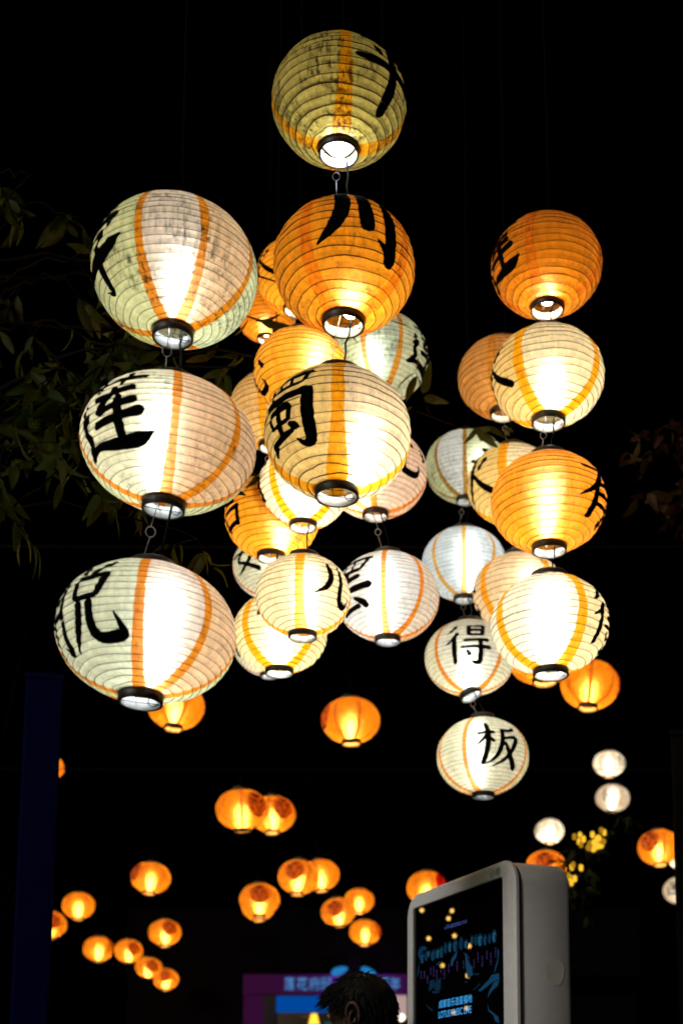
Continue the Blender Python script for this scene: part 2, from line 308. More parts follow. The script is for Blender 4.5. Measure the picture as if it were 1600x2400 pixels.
def lantern(key, cx, cy, wpx, kind, phic, glyph, label, tints, stripe, bulb, above=None, ratio=None, S=.52, v0=.08, dirt=.35,
            tilt=(0, 0), D=.40, ring_tilt=0, fwd=None, bold=1.0, group='large paper lanterns hung in strings'):
    """kind 6: six narrow stripes (one wide panel for the character); kind 4: four broad stripes. bulb = (z0, z1, radius, strength, colour, dx)"""
    a = D/2; seed = len(LANT)*3.7+1
    d = FPX*D/(wpx*K); P = av(cx, cy, d)
    rz = math.atan2(-P.x, P.y)
    root = empty('paper_lantern', P, rz); root.rotation_euler = (R(tilt[0]), R(tilt[1]), rz)
    tag(root, label, 'lantern', group)
    ratio = ratio or (.74 if kind == 6 else .83)
    ribs = 24 if kind == 6 else 17
    sh = Shape(a, a*ratio, .205 if kind == 6 else .255, ribs, .017 if kind == 6 else .020, .006 if kind == 6 else .016, seed, .94)
    if kind == 6: st = [45, 90, 135, 225, 270, 315]; hw = .050*a
    else: st = [45, 135, 225, 315]; hw = .092*a
    st = [R(x)+phic for x in st]
    rows = ribs*4
    crm = .35 if kind == 6 else .7
    fw = fwd if fwd is not None else (.27 if kind == 6 else .31)
    n = len(st)
    def half(psi, j):
        jit = 1+.26*noise.noise((j*5.1+seed, psi*2.2, 0))+.16*noise.noise((j*3.3+seed, psi*14, 2))
        return hw*jit*(1+.5*max(0, -math.sin(psi))**3)/max(sh.r0(psi), .2*a)
    for j in range(n):
        c0 = st[j]; c1 = st[(j+1) % n] + (2*PI if j == n-1 else 0)
        vs, fs = sector(sh, lambda p, j=j, c0=c0: (c0-half(p, j), c0+half(p, j)), rows, 4)
        meshobj('stripe', vs, fs, paper(stripe, dirt*1.4, crm, fw*.6, .62, .10), root)
        vs, fs = sector(sh, lambda p, j=j, c0=c0, c1=c1: (c0+half(p, j), c1-half(p, (j+1) % n)), rows, max(8, int((c1-c0)/R(4.5))))
        # panel n-1 is the character panel (between the last and the first stripe)
        tn = tints[(j+1) % n % len(tints)]; tn = (tn[0], tn[1]*.98, tn[2]*(.95 if kind == 6 else .82))
        meshobj('paper_panel', vs, fs, paper(tn, dirt, crm, fw), root)
    # the spiral wire rib, one continuous piece
    b = MB(); pts = []
    tot = ribs-1
    for i in range(tot*56+1):
        turn = i/56; ph = -PI+2*PI*turn
        psi = -sh.pm+sh.dp*(1+(ph-2*PI*math.floor((ph+PI)/(2*PI)))/(2*PI) + math.floor((ph+PI)/(2*PI)) - .0)
        if psi > sh.pm: break
        psi -= sh.jit(ph, psi)*sh.dp
        pts.append(sh.pt(ph, max(-sh.pm, min(psi, sh.pm)), .0016, True))
    b.tube(pts, [(.0009 if kind == 6 else .0015)*(1+.45*noise.noise((i*.05, seed, 0))) for i in range(len(pts))], 4); b.build('rib_wire', WIRE, root)
    zt = sh.B*math.sin(sh.pm); rn = sh.neck**.94*a
    hb = .145*a
    ro = ring_mesh(rn*.99, -zt-hb*.75, -zt+hb*.3, .0055).build('bottom_ring', RINGM, root)
    if ring_tilt:
        ro.rotation_euler = (R(ring_tilt*.3), R(ring_tilt), 0); ro.location = (0, 0, -.05*a - zt*(1-math.cos(R(ring_tilt)))) 
        ro.location.x = -zt*math.sin(R(-ring_tilt))
    rl = ring_mesh(rn*.955, -zt-hb*.68, -zt+hb*.28, rn*.03).build('ring_lining', LINING, root)
    if ring_tilt: rl.rotation_euler = ro.rotation_euler; rl.location = ro.location
    ring_mesh(rn*1.06, zt-hb*.25, zt+hb*.8, .005).build('top_ring', RINGM, root)
    sp = MB()      # thin wire cross in the mouth, with its eye
    zz = -zt-hb*.55
    sp.tube([(-rn, 0, zz), (-.2*rn, -.1*rn, zz-.004), (.55*rn, .35*rn, zz+.004), (rn*.98, .2*rn, zz)], .0011, 4)
    sp.tube([(-.25*rn, -.9*rn, zz), (-.2*rn, -.1*rn, zz-.004), (-.15*rn, .9*rn, zz+.012)], .0011, 4)
    sp.tube([(.62*rn+.012*math.cos(q), .40*rn, zz+.010+.012*math.sin(q)) for q in [2*PI*i/10 for i in range(11)]], .0014, 4)
    sp.build('support_wire', WIRE, root)
    z0, z1, rb, stg, bc, dx = bulb
    bl = MB(); bl.lathe(cap_profile(rb, z0*zt, z1*zt), 16, (dx*a, -.04*a, 0), False)
    bl.build('bulb', emit('lamp_%s_%.1f' % ('_'.join('%.2f' % x for x in bc), stg), bc, stg), root)
    so = MB(); so.lathe([(.0005, z1*zt-.004), (rb*.75, z1*zt-.003), (rb*.8, z1*zt+.03), (.0045, z1*zt+.04), (.003, zt+hb), (.0005, zt+hb)], 12, (dx*a, -.04*a, 0), False)
    so.build('lamp_socket', SOCK, root)
    if glyph: glyph_on(sh, glyph, phic, S, v0, INK, root, int(seed*10), bold=bold)
    LANT[key] = dict(root=root, P=P, top=zt+hb, bot=zt+hb, a=a, above=above)
    return root


COOL, WARM, NEUT = (.86, .95, 1.0), (1.0, .80, .55), (1.0, .93, .82)
GRN, PCH, PNK, CRM, BLU = (.74, .74, .40), (.92, .54, .29), (.92, .68, .52), (.86, .78, .50), (.76, .80, .79)
WHT = (.90, .86, .78)
STR6 = (.78, .22, .008); STR4 = (.86, .34, .004)
ORG, ORD = (.88, .38, .018), (.82, .24, .010)
BS = 1.24
tube_c = (-.75, .55, .020, 26*BS, COOL, -.08)

# left string
lantern('L1', 402, 626, 373, 6, R(-71), 'xue', 'large grimy white lantern with three orange stripes, topmost of the left string',
        [(.70, .66, .31), (.84, .64, .46), (.86, .52, .27), GRN, GRN, (.72, .66, .22)], (.70, .20, .006), (-.75, .25, .024, 24*BS, COOL, .06), None, .80, .55, -.14, 1.2)
lantern('L2', 388, 1022, 395, 6, R(-41), 'lian', 'large white lantern with the character 莲, middle of the left string',
        [CRM, PCH, PCH, GRN, CRM, GRN], STR6, tube_c, 'L1', .72, .56, -.10, .7, tilt=(2, 3), bold=.92)
lantern('L3', 337, 1455, 407, 6, R(-50), 'tuo', 'widest white lantern with the character 脱, lowest of the left string',
        [(.80, .80, .55), PNK, PCH, GRN, GRN, GRN], STR6, (-.85, .6, .020, 23*BS, COOL, .13), 'L2', .75, .60, -.06, .4, tilt=(-2, 3), bold=.88)
# centre string
lantern('A1', 779, 236, 305, 4, R(50), 'ping', 'grimy yellowish lantern with glaring white mouth at the top of the picture',
        [(.62, .46, .11)], (.74, .27, .004), (-1.14, -.64, .046, 32*BS, COOL, 0), None, .80, .66, -.06, 2.0)
lantern('A2', 790, 615, 322, 4, R(12), 'chuan', 'orange lantern with the character 川 in the centre string',
        [ORG], ORD, (-.98, -.30, .026, 34*BS, WARM, .10), 'A1', .84, .60, .12, .7)
lantern('A3', 775, 998, 334, 4, R(-45), 'shu', 'cream lantern with the character 蜀, lowest of the centre string',
        [(.90, .68, .30), (.90, .75, .56), (.90, .75, .56), (.86, .66, .32)], STR4, (-.95, .2, .022, 27*BS, NEUT, .30), 'A2', .85, .55, -.06, .4)
# right string
lantern('R1', 1254, 612, 252, 4, R(-62), 'lian', 'dim orange lantern at the top of the right string',
        [(.74, .26, .010)], (.68, .18, .008), (-.98, -.40, .028, 44*BS, WARM, 0), None, .82, .58, -.04, .8)
lantern('R2', 1257, 866, 257, 4, R(-76), 'huo', 'cream lantern with two broad yellow stripes, second from top of the right string',
        [(.88, .62, .26), (.92, .80, .56), (.92, .80, .56), CRM], STR4, (-.9, .2, .026, 27*BS, NEUT, .05), 'R1', .83, .56, -.02, .25)
lantern('R3', 1259, 1155, 263, 4, R(68), 'you', 'orange lantern with dark character at its right edge, third of the right string',
        [(.88, .33, .014)], (.88, .31, .014), (-.9, .45, .024, 32*BS, NEUT, 0), 'R2', .83, .60, -.02, .5)
lantern('R4', 1262, 1436, 269, 4, R(78), 'de', 'white lantern with two broad yellow stripes, lowest of the right string',
        [(.88, .74, .48), WHT, WHT, WHT], STR4, (-.9, .6, .024, 28*BS, NEUT, 0), 'R3', .83, .56, -.08, .2)
# second right string, behind
lantern('R5', 1155, 868, 206, 4, R(120), None, 'peach lantern half hidden behind the cream lantern of the right string',
        [(.88, .46, .16)], (.84, .36, .05), (-.95, -.1, .026, 26*BS, WARM, .25), None, .84)
lantern('R6', 1177, 1115, 208, 4, R(-58), 'huo', 'cream lantern with dark brush strokes, half hidden behind the third right orange lantern',
        [(.88, .64, .26), (.9, .8, .56)], STR4, (-.9, .3, .024, 27*BS, NEUT, .1), 'R5', .84, .62, -.08, .15)
lantern('R7', 1190, 1362, 208, 4, R(-95), 'xin', 'pinkish white lantern half hidden behind the lowest lantern of the right string',
        [(.90, .70, .50)], STR4, (-.9, .5, .024, 27*BS, NEUT, .2), 'R6', .84, .5, -.15, .15)
# cool string right of centre
lantern('G1', 1070, 1073, 186, 6, R(43), 'li', 'small greenish white lantern with leaves hanging over its top',
        [GRN, (.5, .62, .38), (.52, .64, .42), GRN, GRN, WHT], (.50, .22, .03), (-.7, .4, .020, 24*BS, COOL, .25), None, .84, .62, .16, 1.0)
lantern('W1', 1065, 1296, 192, 6, R(90), None, 'bluish white lantern without a character beside the right strings',
        [BLU, BLU, (.74, .78, .70), BLU], (.75, .36, .05), (-.7, .55, .020, 24*BS, COOL, .08), 'G1', .84, dirt=.25)
lantern('W2', 1078, 1512, 205, 6, R(-2), 'de', 'white lantern with the character 得 and a broken bottom ring',
        [(.86, .80, .60), CRM, CRM], STR6, (-.9, .2, .022, 26*BS, COOL, .0), 'W1', .82, .52, .0, .2, ring_tilt=-24)
lantern('W3', 1108, 1738, 210, 6, R(22), 'ban', 'white lantern with the character 板, lowest of all the large lanterns',
        [(.82, .74, .50), (.76, .66, .36), CRM], STR6, (-.7, .75, .020, 24*BS, COOL, -.12), 'W2', .84, .55, .02, .25)
# string behind the centre
lantern('C0', 872, 822, 222, 6, R(70), 'lian', 'grimy greenish lantern with leaf shadows behind the centre string',
        [(.66, .62, .36), (.6, .66, .46), (.7, .74, .66), GRN, GRN, (.62, .66, .44)], (.70, .25, .02), (-.7, .3, .022, 25*BS, COOL, -.12), None, .86, .55, -.08, 1.1)
lantern('C1', 862, 1088, 236, 6, R(40), 'xin', 'peach white lantern half hidden behind the 蜀 lantern',
        [(.88, .70, .54), PNK], STR6, (-.9, .3, .022, 26*BS, NEUT, -.2), 'C0', .82, .5, .0, .3)
lantern('C2', 890, 1372, 236, 6, R(-50), 'ba', 'white lantern with the character 罢, right of the small bright lantern',
        [(.86, .82, .72), WHT, (.86, .72, .54), PCH], STR6, (-.85, .6, .020, 23*BS, COOL, -.08), 'C1', .84, .60, -.06, .25)
# strings left of centre, behind
SM = 'smaller paper lanterns in the strings behind the centre'
lantern('O1', 680, 637, 182, 4, R(-62), 'huo', 'orange lantern mostly hidden behind the 川 lantern',
        [(.88, .40, .02)], ORD, (-.95, .0, .028, 32*BS, WARM, .1), None, .86, .5, 0, .4, D=.34, group=SM)
lantern('O2', 612, 726, 132, 4, R(150), None, 'small orange lantern behind dark leaves left of the 川 lantern',
        [(.86, .31, .014)], ORD, (-.95, -.1, .026, 28*BS, WARM, 0), None, .84, dirt=.4, D=.30, group=SM)
lantern('M0', 692, 856, 216, 4, R(-80), 'xin', 'plain orange lantern with a white glow behind the 蜀 lantern',
        [(.90, .39, .02)], (.9, .34, .02), (-.8, .6, .020, 36*BS, NEUT, .25), 'O1', .86, .5, -.3, .2, D=.34, group=SM)
lantern('M1', 697, 1122, 206, 4, R(-88), 'you', 'bright white lantern with yellow stripes below the 蜀 lantern',
        [(.92, .8, .6), WHT], STR4, (-.95, .3, .024, 34*BS, NEUT, 0), 'M0', .86, .5, 0, .15, D=.325, group=SM)
lantern('M2', 696, 1370, 215, 4, R(40), 'er', 'bright white lantern with the two strokes of 儿',
        [(.92, .80, .58), (.90, .78, .56)], STR4, (-.85, .5, .020, 29*BS, NEUT, .05), 'M1', .86, .48, -.02, .1, D=.33, group=SM)
lantern('P1', 626, 945, 196, 4, R(120), None, 'peach lantern between the 莲 and the 蜀 lanterns',
        [(.90, .58, .24)], STR4, (-.95, .1, .022, 26*BS, NEUT, .2), 'O2', .86, D=.34, group=SM)
lantern('H1', 625, 1190, 213, 4, R(-64), 'he', 'orange lantern with the character 合, lower left of the 蜀 lantern',
        [(.90, .39, .016)], (.9, .36, .02), (-.9, .3, .022, 36*BS, NEUT, .18), 'P1', .86, .56, -.04, .15, D=.345, group=SM)
lantern('V1', 622, 1302, 172, 6, R(-42), 'an', 'small white lantern with the character 安 behind the orange 合 lantern',
        [(.80, .72, .46), WHT], STR6, (-.8, .4, .018, 26*BS, COOL, .1), None, .84, .55, .0, .25, D=.33, group=SM)
lantern('V2', 643, 1455, 213, 4, R(-2), 'xin', 'white lantern with two broad yellow stripes below the 儿 lantern',
        [(.92, .80, .56), (.90, .76, .46)], STR4, (-.9, .3, .022, 32*BS, NEUT, 0), 'H1', .84, .5, .18, .1, D=.345, group=SM)
lantern('V3', 620, 1481, 168, 6, R(-58), 'you', 'white lantern mostly hidden under the two yellow striped lanterns',
        [(.84, .74, .5), WHT], STR6, (-.8, .4, .018, 27*BS, COOL, .1), 'V1', .84, .5, -.05, .1, D=.33, group=SM)

# ---------------------------------------------------------------- orange mask lanterns and white lanterns farther off
GLYPH['mask'] = [[(-.72,.55,.05),(-.5,.30,.10),(-.22,.16,.12),(-.06,.05,.03)], [(.72,.55,.05),(.5,.30,.10),(.22,.16,.12),(.06,.05,.03)], [(-.40,.86,.08),(-.2,.6,.12),(-.1,.42,.03)], [(.40,.86,.08),(.2,.6,.12),(.1,.42,.03)], [(0,1.0,.10),(0,.6,.12),(0,.3,.02)],
                 [(-.80,.20,.03),(-.60,-.02,.07),(-.36,-.06,.09)], [(.80,.20,.03),(.60,-.02,.07),(.36,-.06,.09)], [(-.14,.0,.04),(-.2,-.22,.07),(-.12,-.38,.07),(.12,-.38,.07),(.2,-.22,.07),(.14,0,.04)],
                 [(-.66,-.16,.04),(-.58,-.42,.08),(-.36,-.58,.05)], [(.66,-.16,.04),(.58,-.42,.08),(.36,-.58,.05)], [(-.24,-.62,.04),(0,-.60,.07),(.24,-.62,.04)], [(-.40,-.78,.04),(0,-.90,.10),(.40,-.78,.04)]]
FSH = Shape(.20, .20*.80, .26, 20, .020, .008, 3.3, .90)
def far_proto():
    P = {}
    vs, fs = sector(FSH, lambda p: (-PI, PI), 80, 64); P['shade'] = (vs, fs)
    b = MB(); pts = []
    for i in range(19*40+1):
        t = i/40; ph = -PI+2*PI*(t % 1.0); psi = -FSH.pm+FSH.dp*(1+(ph+PI)/(2*PI)-.5+.5+int(t))
        k = (-FSH.pm+FSH.dp*(1+t)); 
        if k > FSH.pm: break
        pts.append(FSH.pt(-PI+2*PI*t, k, .0014, True))
    b.tube(pts, .0021, 4); P['rib_wire'] = (b.v, b.f)
    zt = FSH.B*math.sin(FSH.pm); rn = .2*FSH.neck**.9; FSH.zt = zt
    b = ring_mesh(rn*1.03, zt-.006, zt+.024, .006, 24); P['top_ring'] = (b.v, b.f)
    b = ring_mesh(rn*1.02, -zt-.026, -zt+.006, .007, 24); P['bottom_ring'] = (b.v, b.f)
    b = ring_mesh(rn*.97, -zt-.022, -zt+.004, .003, 24); P['ring_lining'] = (b.v, b.f)
    b = MB(); b.lathe(cap_profile(.024, -.90*zt, .10*zt), 14, (0, 0, 0), False); P['bulb'] = (b.v, b.f)
    b = MB(); b.lathe(cap_profile(.018, -.7*zt, .5*zt), 12, (0, 0, 0), False); P['tube'] = (b.v, b.f)
    # mask print: an oval of stained paper laid on the shade
    vs = []; fs = []; n = 28; m = 7
    for i in range(m+1):
        for k in range(n):
            q = 2*PI*k/n; rr = i/m; x = math.cos(q)*rr; y = math.sin(q)*rr
            x *= (1-.18*max(0, -y)); vs.append(FSH.pt(x*.54, .16+y*.66, .0022))
    for i in range(m):
        for k in range(n): fs.append((i*n+k, i*n+(k+1) % n, (i+1)*n+(k+1) % n, (i+1)*n+k))
    P['mask_print'] = (vs, fs)
    P['stripe'] = sector(FSH, lambda p: (-.012/max(FSH.r0(p), .05), .012/max(FSH.r0(p), .05)), 60, 2)
    P['stripe'] = ([v+Vector((v.x, v.y, 0)).normalized()*.0016 for v in P['stripe'][0]], P['stripe'][1])
    out = {}
    for k, (v, f) in P.items():
        me = bpy.data.meshes.new(k); me.from_pydata([tuple(q) for q in v], [], f); me.polygons.foreach_set('use_smooth', [True]*len(me.polygons)); out[k] = me
    return out
FP = far_proto()
MASKINK = paper((.20, .045, .02), .5, .3, .05, .5)
mk = glyph_on(FSH, 'mask', 0, .58, .16, MASKINK, None, 5, off=.0036, part='mask_lines'); FP['mask_lines'] = mk.data; bpy.data.objects.remove(mk)
FARP = paper((.88, .29, .006), .35, .5, .45, .62, .07)
FARW = paper((.88, .66, .42), .3, .3, .42, .6)
MSK = paper((.95, .46, .18), .9, .3, .05, .5); MSKR = paper((.85, .05, .02), .4, .3, .05, .5)
for k, mt in (('rib_wire', WIRE), ('top_ring', RINGM), ('bottom_ring', RINGM), ('ring_lining', pbr('amber_lining', (.30, .13, .02), .7)), ('mask_print', MSK), ('stripe', paper((.92, .50, .20), .3, .3, .2))): FP[k].materials.append(mt)
FP['bulb'].materials.append(emit('far_bulb_warm', (1, .80, .45), 80)); FP['tube'].materials.append(emit('far_tube_cool', (.88, .95, 1), 55)); FP['shade'].materials.append(FARP)
FPW = FP['shade'].copy(); FPW.materials.clear(); FPW.materials.append(FARW)
FPB = FP['bulb'].copy(); FPB.materials.clear(); FPB.materials.append(emit('far_bulb_cool', (.86, .94, 1), 110))
def far(cx, cy, wpx, mask, label, white=False, D=.40, low=False, glyph=None):
    d = FPX*D/(wpx*K); P = av(cx, cy, d); rnd = random.Random(int(cx*7+cy))
    rz = math.atan2(-P.x, P.y) + R(mask if mask is not None else 180+rnd.uniform(-25, 25))
    root = empty('paper_lantern', P, rz); root.rotation_euler = (R(rnd.uniform(-7, 7)), R(rnd.uniform(-7, 7)), rz)
    s = D/.40; root.scale = (s, s, s*rnd.uniform(.96, 1.05))
    tag(root, label, 'lantern', 'small white lanterns on the far right' if white else 'small orange lanterns across the plaza')
    parts = ['shade', 'rib_wire', 'top_ring', 'bottom_ring', 'ring_lining', 'bulb'] + (['mask_print', 'mask_lines'] if not white else [])
    for k in parts:
        me = FP[k]
        if white and k == 'shade': me = FPW
        if white and k == 'bulb': me = FPB if low else FP['tube']
        link(bpy.data.objects.new(k, me), root)
    for q_ in (42, 92, 142, -42, -92, -142):
        o = link(bpy.data.objects.new('stripe', FP['stripe']), root); o.rotation_euler = (0, 0, R(q_))
    if glyph: glyph_on(FSH, glyph, 0, .5, .12, INK, root, 3, off=.003)
    c = MB(); c.tube([(0, 0, FSH.zt+.015), (0, 0, (5.6-P.z)/root.scale[2])], .002, 4); c.build('power_cord', CORD, root)
    return root
far(404, 1620, 130, -70, 'orange lantern tucked behind the ring of the 脱 lantern')
far(805, 1655, 133, -75, 'orange lantern hanging alone in the middle of the picture')
far(1354, 1573, 134, 95, 'deep orange lantern at the lower right of the right string')
far(1246, 1500, 172, 170, 'orange lantern almost hidden behind the lowest lantern of the right string')
far(555, 1859, 116, 42, 'larger orange mask lantern, left of the touching pair below the large lanterns')
far(626, 1870, 104, 30, 'orange mask lantern, right of the touching pair below the large lanterns')
far(347, 2016, 90, -62, 'orange lantern with mask at its left edge, highest of the lower left lanterns')
far(181, 2080, 73, None, 'plain orange lantern next above the half hidden one at the blue post')
far(116, 2124, 74, 10, 'orange mask lantern half hidden by the blue post')
far(111, 1762, 72, 120, 'orange lantern of which only a sliver shows right of the blue post')
far(379, 2142, 74, 18, 'orange mask lantern above the lower left row of four')
far(227, 2179, 69, 75, 'plain orange lantern, leftmost of the lower left row of four')
far(296, 2184, 64, 22, 'orange mask lantern, second of the lower left row of four')
far(342, 2222, 61, 16, 'orange mask lantern, third of the lower left row of four')
far(382, 2249, 57, -8, 'smallest orange mask lantern, lowest of the lower left row of four')
far(686, 2014, 94, -14, 'orange mask lantern, front one of the overlapping pair left of the kiosk')
far(735, 2010, 88, None, 'orange lantern, rear one of the overlapping pair left of the kiosk')
far(596, 2066, 92, 0, 'orange mask lantern facing the viewer with another directly behind it')
far(594, 2082, 76, 170, 'orange lantern showing only its lower rim behind a mask lantern')
far(777, 2094, 79, -12, 'orange mask lantern with a plain one at its upper right')
far(824, 2069, 69, None, 'plain orange lantern behind the upper right of a mask lantern')
far(838, 2141, 72, 72, 'orange lantern nearest above the head of the person')
r = far(980, 2040, 92, 55, 'orange lantern with bright red mask at the upper left corner of the kiosk')
for ch in r.children:
    if ch.name.startswith('mask_print'):
        ch.data = ch.data.copy(); ch.data.materials.clear(); ch.data.materials.append(MSKR)
far(1253, 1990, 92, -4, 'orange mask lantern peeping over the top of the kiosk')
far(1512, 1946, 96, -28, 'orange mask lantern by the right edge of the picture')
far(1398, 1754, 72, 60, 'white lantern with glaring mouth, upper of the far right pair', True, low=True, glyph='tuo')
far(1406, 1833, 77, -12, 'white lantern with small dark writing, lower of the far right pair', True, glyph='de')
far(1261, 1909, 66, -62, 'small white lantern with glaring mouth above the kiosk', True, low=True, glyph='ba')
far(1570, 1966, 76, 120, 'white lantern cut off by the right edge, upper one', True, low=True)
far(1562, 2045, 80, -22, 'white lantern with dark writing cut off by the right edge', True, glyph='lian')

# cords between the lanterns of a string, and up to the cables overhead
for i, (k, q) in enumerate(LANT.items()):
    root = q['root']; q['M'] = Matrix.Translation(q['P']) @ root.rotation_euler.to_matrix().to_4x4()
for i, (k, q) in enumerate(LANT.items()):
    Mi = q['M'].inverted(); a0 = Vector((.012, -.01, q['top']-.004)); 
    if q['above']:
        u = LANT[q['above']]; tgt = Mi @ (u['M'] @ Vector((.02, -.012, -u['bot']*.86)))
    else: tgt = Mi @ Vector((q['P'].x, q['P'].y, 7.0))
    c = MB(); c.tube(wavy(a0, tgt, 6, .004, i), .0030, 6); c.build('power_cord', CORD, q['root'])
    if q['above']:
        t2 = tgt+Vector((-.03, -.01, 0)); b0 = Vector((-.022, -.016, q['top']-.004)); mid = b0.lerp(t2, .45); c = MB()
        c.tube([b0, mid-Vector((0, 0, .013))], .0014, 5)
        c.tube([mid+Vector((.011*math.sin(x), 0, -.013*math.cos(x))) for x in [2*PI*j/12 for j in range(13)]], .0014, 5)
        c.tube([mid+Vector((0, 0, .013)), t2], .0014, 5); c.build('hook_wire', STEEL, q['root'])

# ---------------------------------------------------------------- cables overhead that carry the strings
for i, (y, z, x0, x1, lb) in enumerate(((3.35, 7.0, -14, 14, 'nearest dark steel cable overhead carrying the left and centre strings'), (5.0, 7.0, -14, 14, 'middle dark steel cable overhead carrying the rear strings'),
                                        (9.6, 5.6, -18, 18, 'dark cable across the plaza carrying the nearer orange lanterns'), (16.0, 5.6, -22, 22, 'farthest dark cable across the plaza carrying small orange lanterns'))):
    c = MB(); c.tube([(x0+(x1-x0)*t/24, y, z+.25*(2*t/24-1)**2) for t in range(25)], .006, 6); o = c.build('cable', WIRE); tag(o, lb, 'cable', 'cables overhead')

# ---------------------------------------------------------------- posts at the sides
NAVY = pbr('navy_post_paint', (.0008, .0016, .030), .6, var=.15, spec=.02)
def post(pxl, pxr, pyt, pyb, d, mat, name, label, cat, cap=True):
    p0, p1 = at(pxl, pyb, d), at(pxr, pyb, d); wd = (p1-p0).length; c = (p0+p1)/2
    top = at((pxl+pxr)/2, pyt, d).z
    root = empty(name, (c.x, c.y, 0), math.atan2(-c.x, c.y)); tag(root, label, cat)
    b = MB(); b.box((0, 0, top/2), (wd, wd, top)); sh = b.build('shaft', mat, root, False)
    bv = sh.modifiers.new('bevel', 'BEVEL'); bv.width = .012; bv.segments = 2
    b = MB(); b.box((0, 0, .010), (wd*1.7, wd*1.7, .02)); b.build('base_plate', mat, root, False)
    b = MB()
    for sx in (-1, 1):
        for sy in (-1, 1): b.lathe([(.0005, .05), (.014, .048), (.014, .02), (.0005, .02)], 6, (sx*wd*.68, sy*wd*.68, 0), False)
    b.build('anchor_bolt', STEEL, root, False)
    if cap: b = MB(); b.box((0, 0, top+.012), (wd*1.08, wd*1.08, .022)); b.build('cap', mat, root, False)
    return root
post(26, 112, 1560, 2395, 6.0, NAVY, 'steel_post', 'dark navy blue square post at the left edge', 'post')
post(1592, 1660, 1700, 2395, 5.4, pbr('black_post_paint', (.002, .002, .002), .7, spec=.03), 'steel_post', 'black post cut off by the right edge', 'post')
# stay wires left of the blue post
for i, (x0, y0, x1, y1) in enumerate(((-30, 1900, 34, 1610), (-40, 2120, 26, 2040), (-40, 2180, 24, 2085), (-40, 2230, 22, 2125))):
    c = MB(); c.tube([at(x0, y0, 7.5), at(x1+40, y1-(y0-y1)*40/(x1-x0), 7.5)], .003, 5); o = c.build('stay_wire', CORD)
    tag(o, ['steep thin stay wire left of the blue post', 'uppermost of three slanting wires left of the blue post', 'middle of three slanting wires left of the blue post', 'lowest of three slanting wires left of the blue post'][i], 'wire', 'stay wires at the left edge')

# ---------------------------------------------------------------- advertising kiosk
dN = 3.5
N3 = at(1203, 2006, dN); HK = N3.z
def onz(px, py, z): r = ray(px, py); return CAM + r*((z-CAMZ)/r.z)
L3 = onz(952, 2104, HK); B3 = onz(1330, 2031, HK)
U = (N3-L3); KW = U.length; U.normalize(); V = Vector((-U.y, U.x, 0))
if (B3-N3).dot(V) < 0: V = -V
KD = .80*max(.17, min(.26, (B3-N3).length))
krz = math.atan2(U.y, U.x)
kc = L3 + U*KW/2 + V*KD/2
kio = empty('kiosk', (kc.x, kc.y, 0), krz); tag(kio, 'grey advertising kiosk with a dark lit screen and rounded corners', 'kiosk')
KM = Matrix.Translation((kc.x, kc.y, 0)) @ Matrix.Rotation(krz, 4, 'Z'); KI = KM.inverted()
def onk(px, py, yoff=0.0):                                  # point of the kiosk's front plane seen at a photo pixel, in kiosk coordinates
    r = ray(px, py); n = -V; p0 = L3 + n*yoff
    return KI @ (CAM + r*((p0-CAM).dot(n)/r.dot(n)))
def rrect(x0, x1, z0, z1, rt, rb, n=8):
    o = []
    for cx, cz, r_, a0 in ((x1-rt, z1-rt, rt, 0), (x0+rt, z1-rt, rt, 90), (x0+rb, z0+rb, rb, 180), (x1-rb, z0+rb, rb, 270)):
        for i in range(n+1): q = R(a0+90*i/n); o.append((cx+r_*math.cos(q), cz+r_*math.sin(q)))
    return o
def slab(loop, y0, y1, bev=.006):
    """extruded loop with small bevels, front at y0"""
    cx = sum(p[0] for p in loop)/len(loop); cz = sum(p[1] for p in loop)/len(loop)
    def ins(d): 
        o = []
        for i, (x, z) in enumerate(loop):
            a = loop[i-1]; b = loop[(i+1) % len(loop)]; tx, tz = b[0]-a[0], b[1]-a[1]; q = math.hypot(tx, tz) or 1
            o.append((x-tz/q*d*1, z+tx/q*d*1))
        return o
    b = MB(); n = len(loop); rings = [(ins(bev), y0), (ins(bev*.3), y0+bev*.3), (loop, y0+bev), (loop, y1-bev), (ins(bev*.3), y1-bev*.3), (ins(bev), y1)]
    vs = [(x, y, z) for lp, y in rings for x, z in lp]; fs = []
    for i in range(len(rings)-1):
        for k in range(n): fs.append((i*n+k, i*n+(k+1) % n, (i+1)*n+(k+1) % n, (i+1)*n+k))
    fs.append(tuple(range(n))); fs.append(tuple((len(rings)-1)*n+k for k in range(n-1, -1, -1)))
    b.add(vs, fs); return b
def fixn(o):
    bm = bmesh.new(); bm.from_mesh(o.data); bmesh.ops.recalc_face_normals(bm, faces=bm.faces); bm.to_mesh(o.data); bm.free()
    m = o.modifiers.new('edges', 'EDGE_SPLIT'); m.split_angle = R(40); return o
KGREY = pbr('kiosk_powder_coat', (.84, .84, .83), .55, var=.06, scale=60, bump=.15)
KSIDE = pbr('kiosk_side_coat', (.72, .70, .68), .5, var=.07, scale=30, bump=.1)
hx, hy = KW/2, KD/2
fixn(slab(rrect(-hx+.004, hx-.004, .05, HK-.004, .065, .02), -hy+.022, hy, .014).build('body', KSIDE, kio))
fixn(slab(rrect(-hx+.010, hx-.010, .06, HK-.010, .06, .02), -hy+.012, -hy+.024, .002).build('seam', pbr('kiosk_seam', (.10, .12, .14), .5), kio))
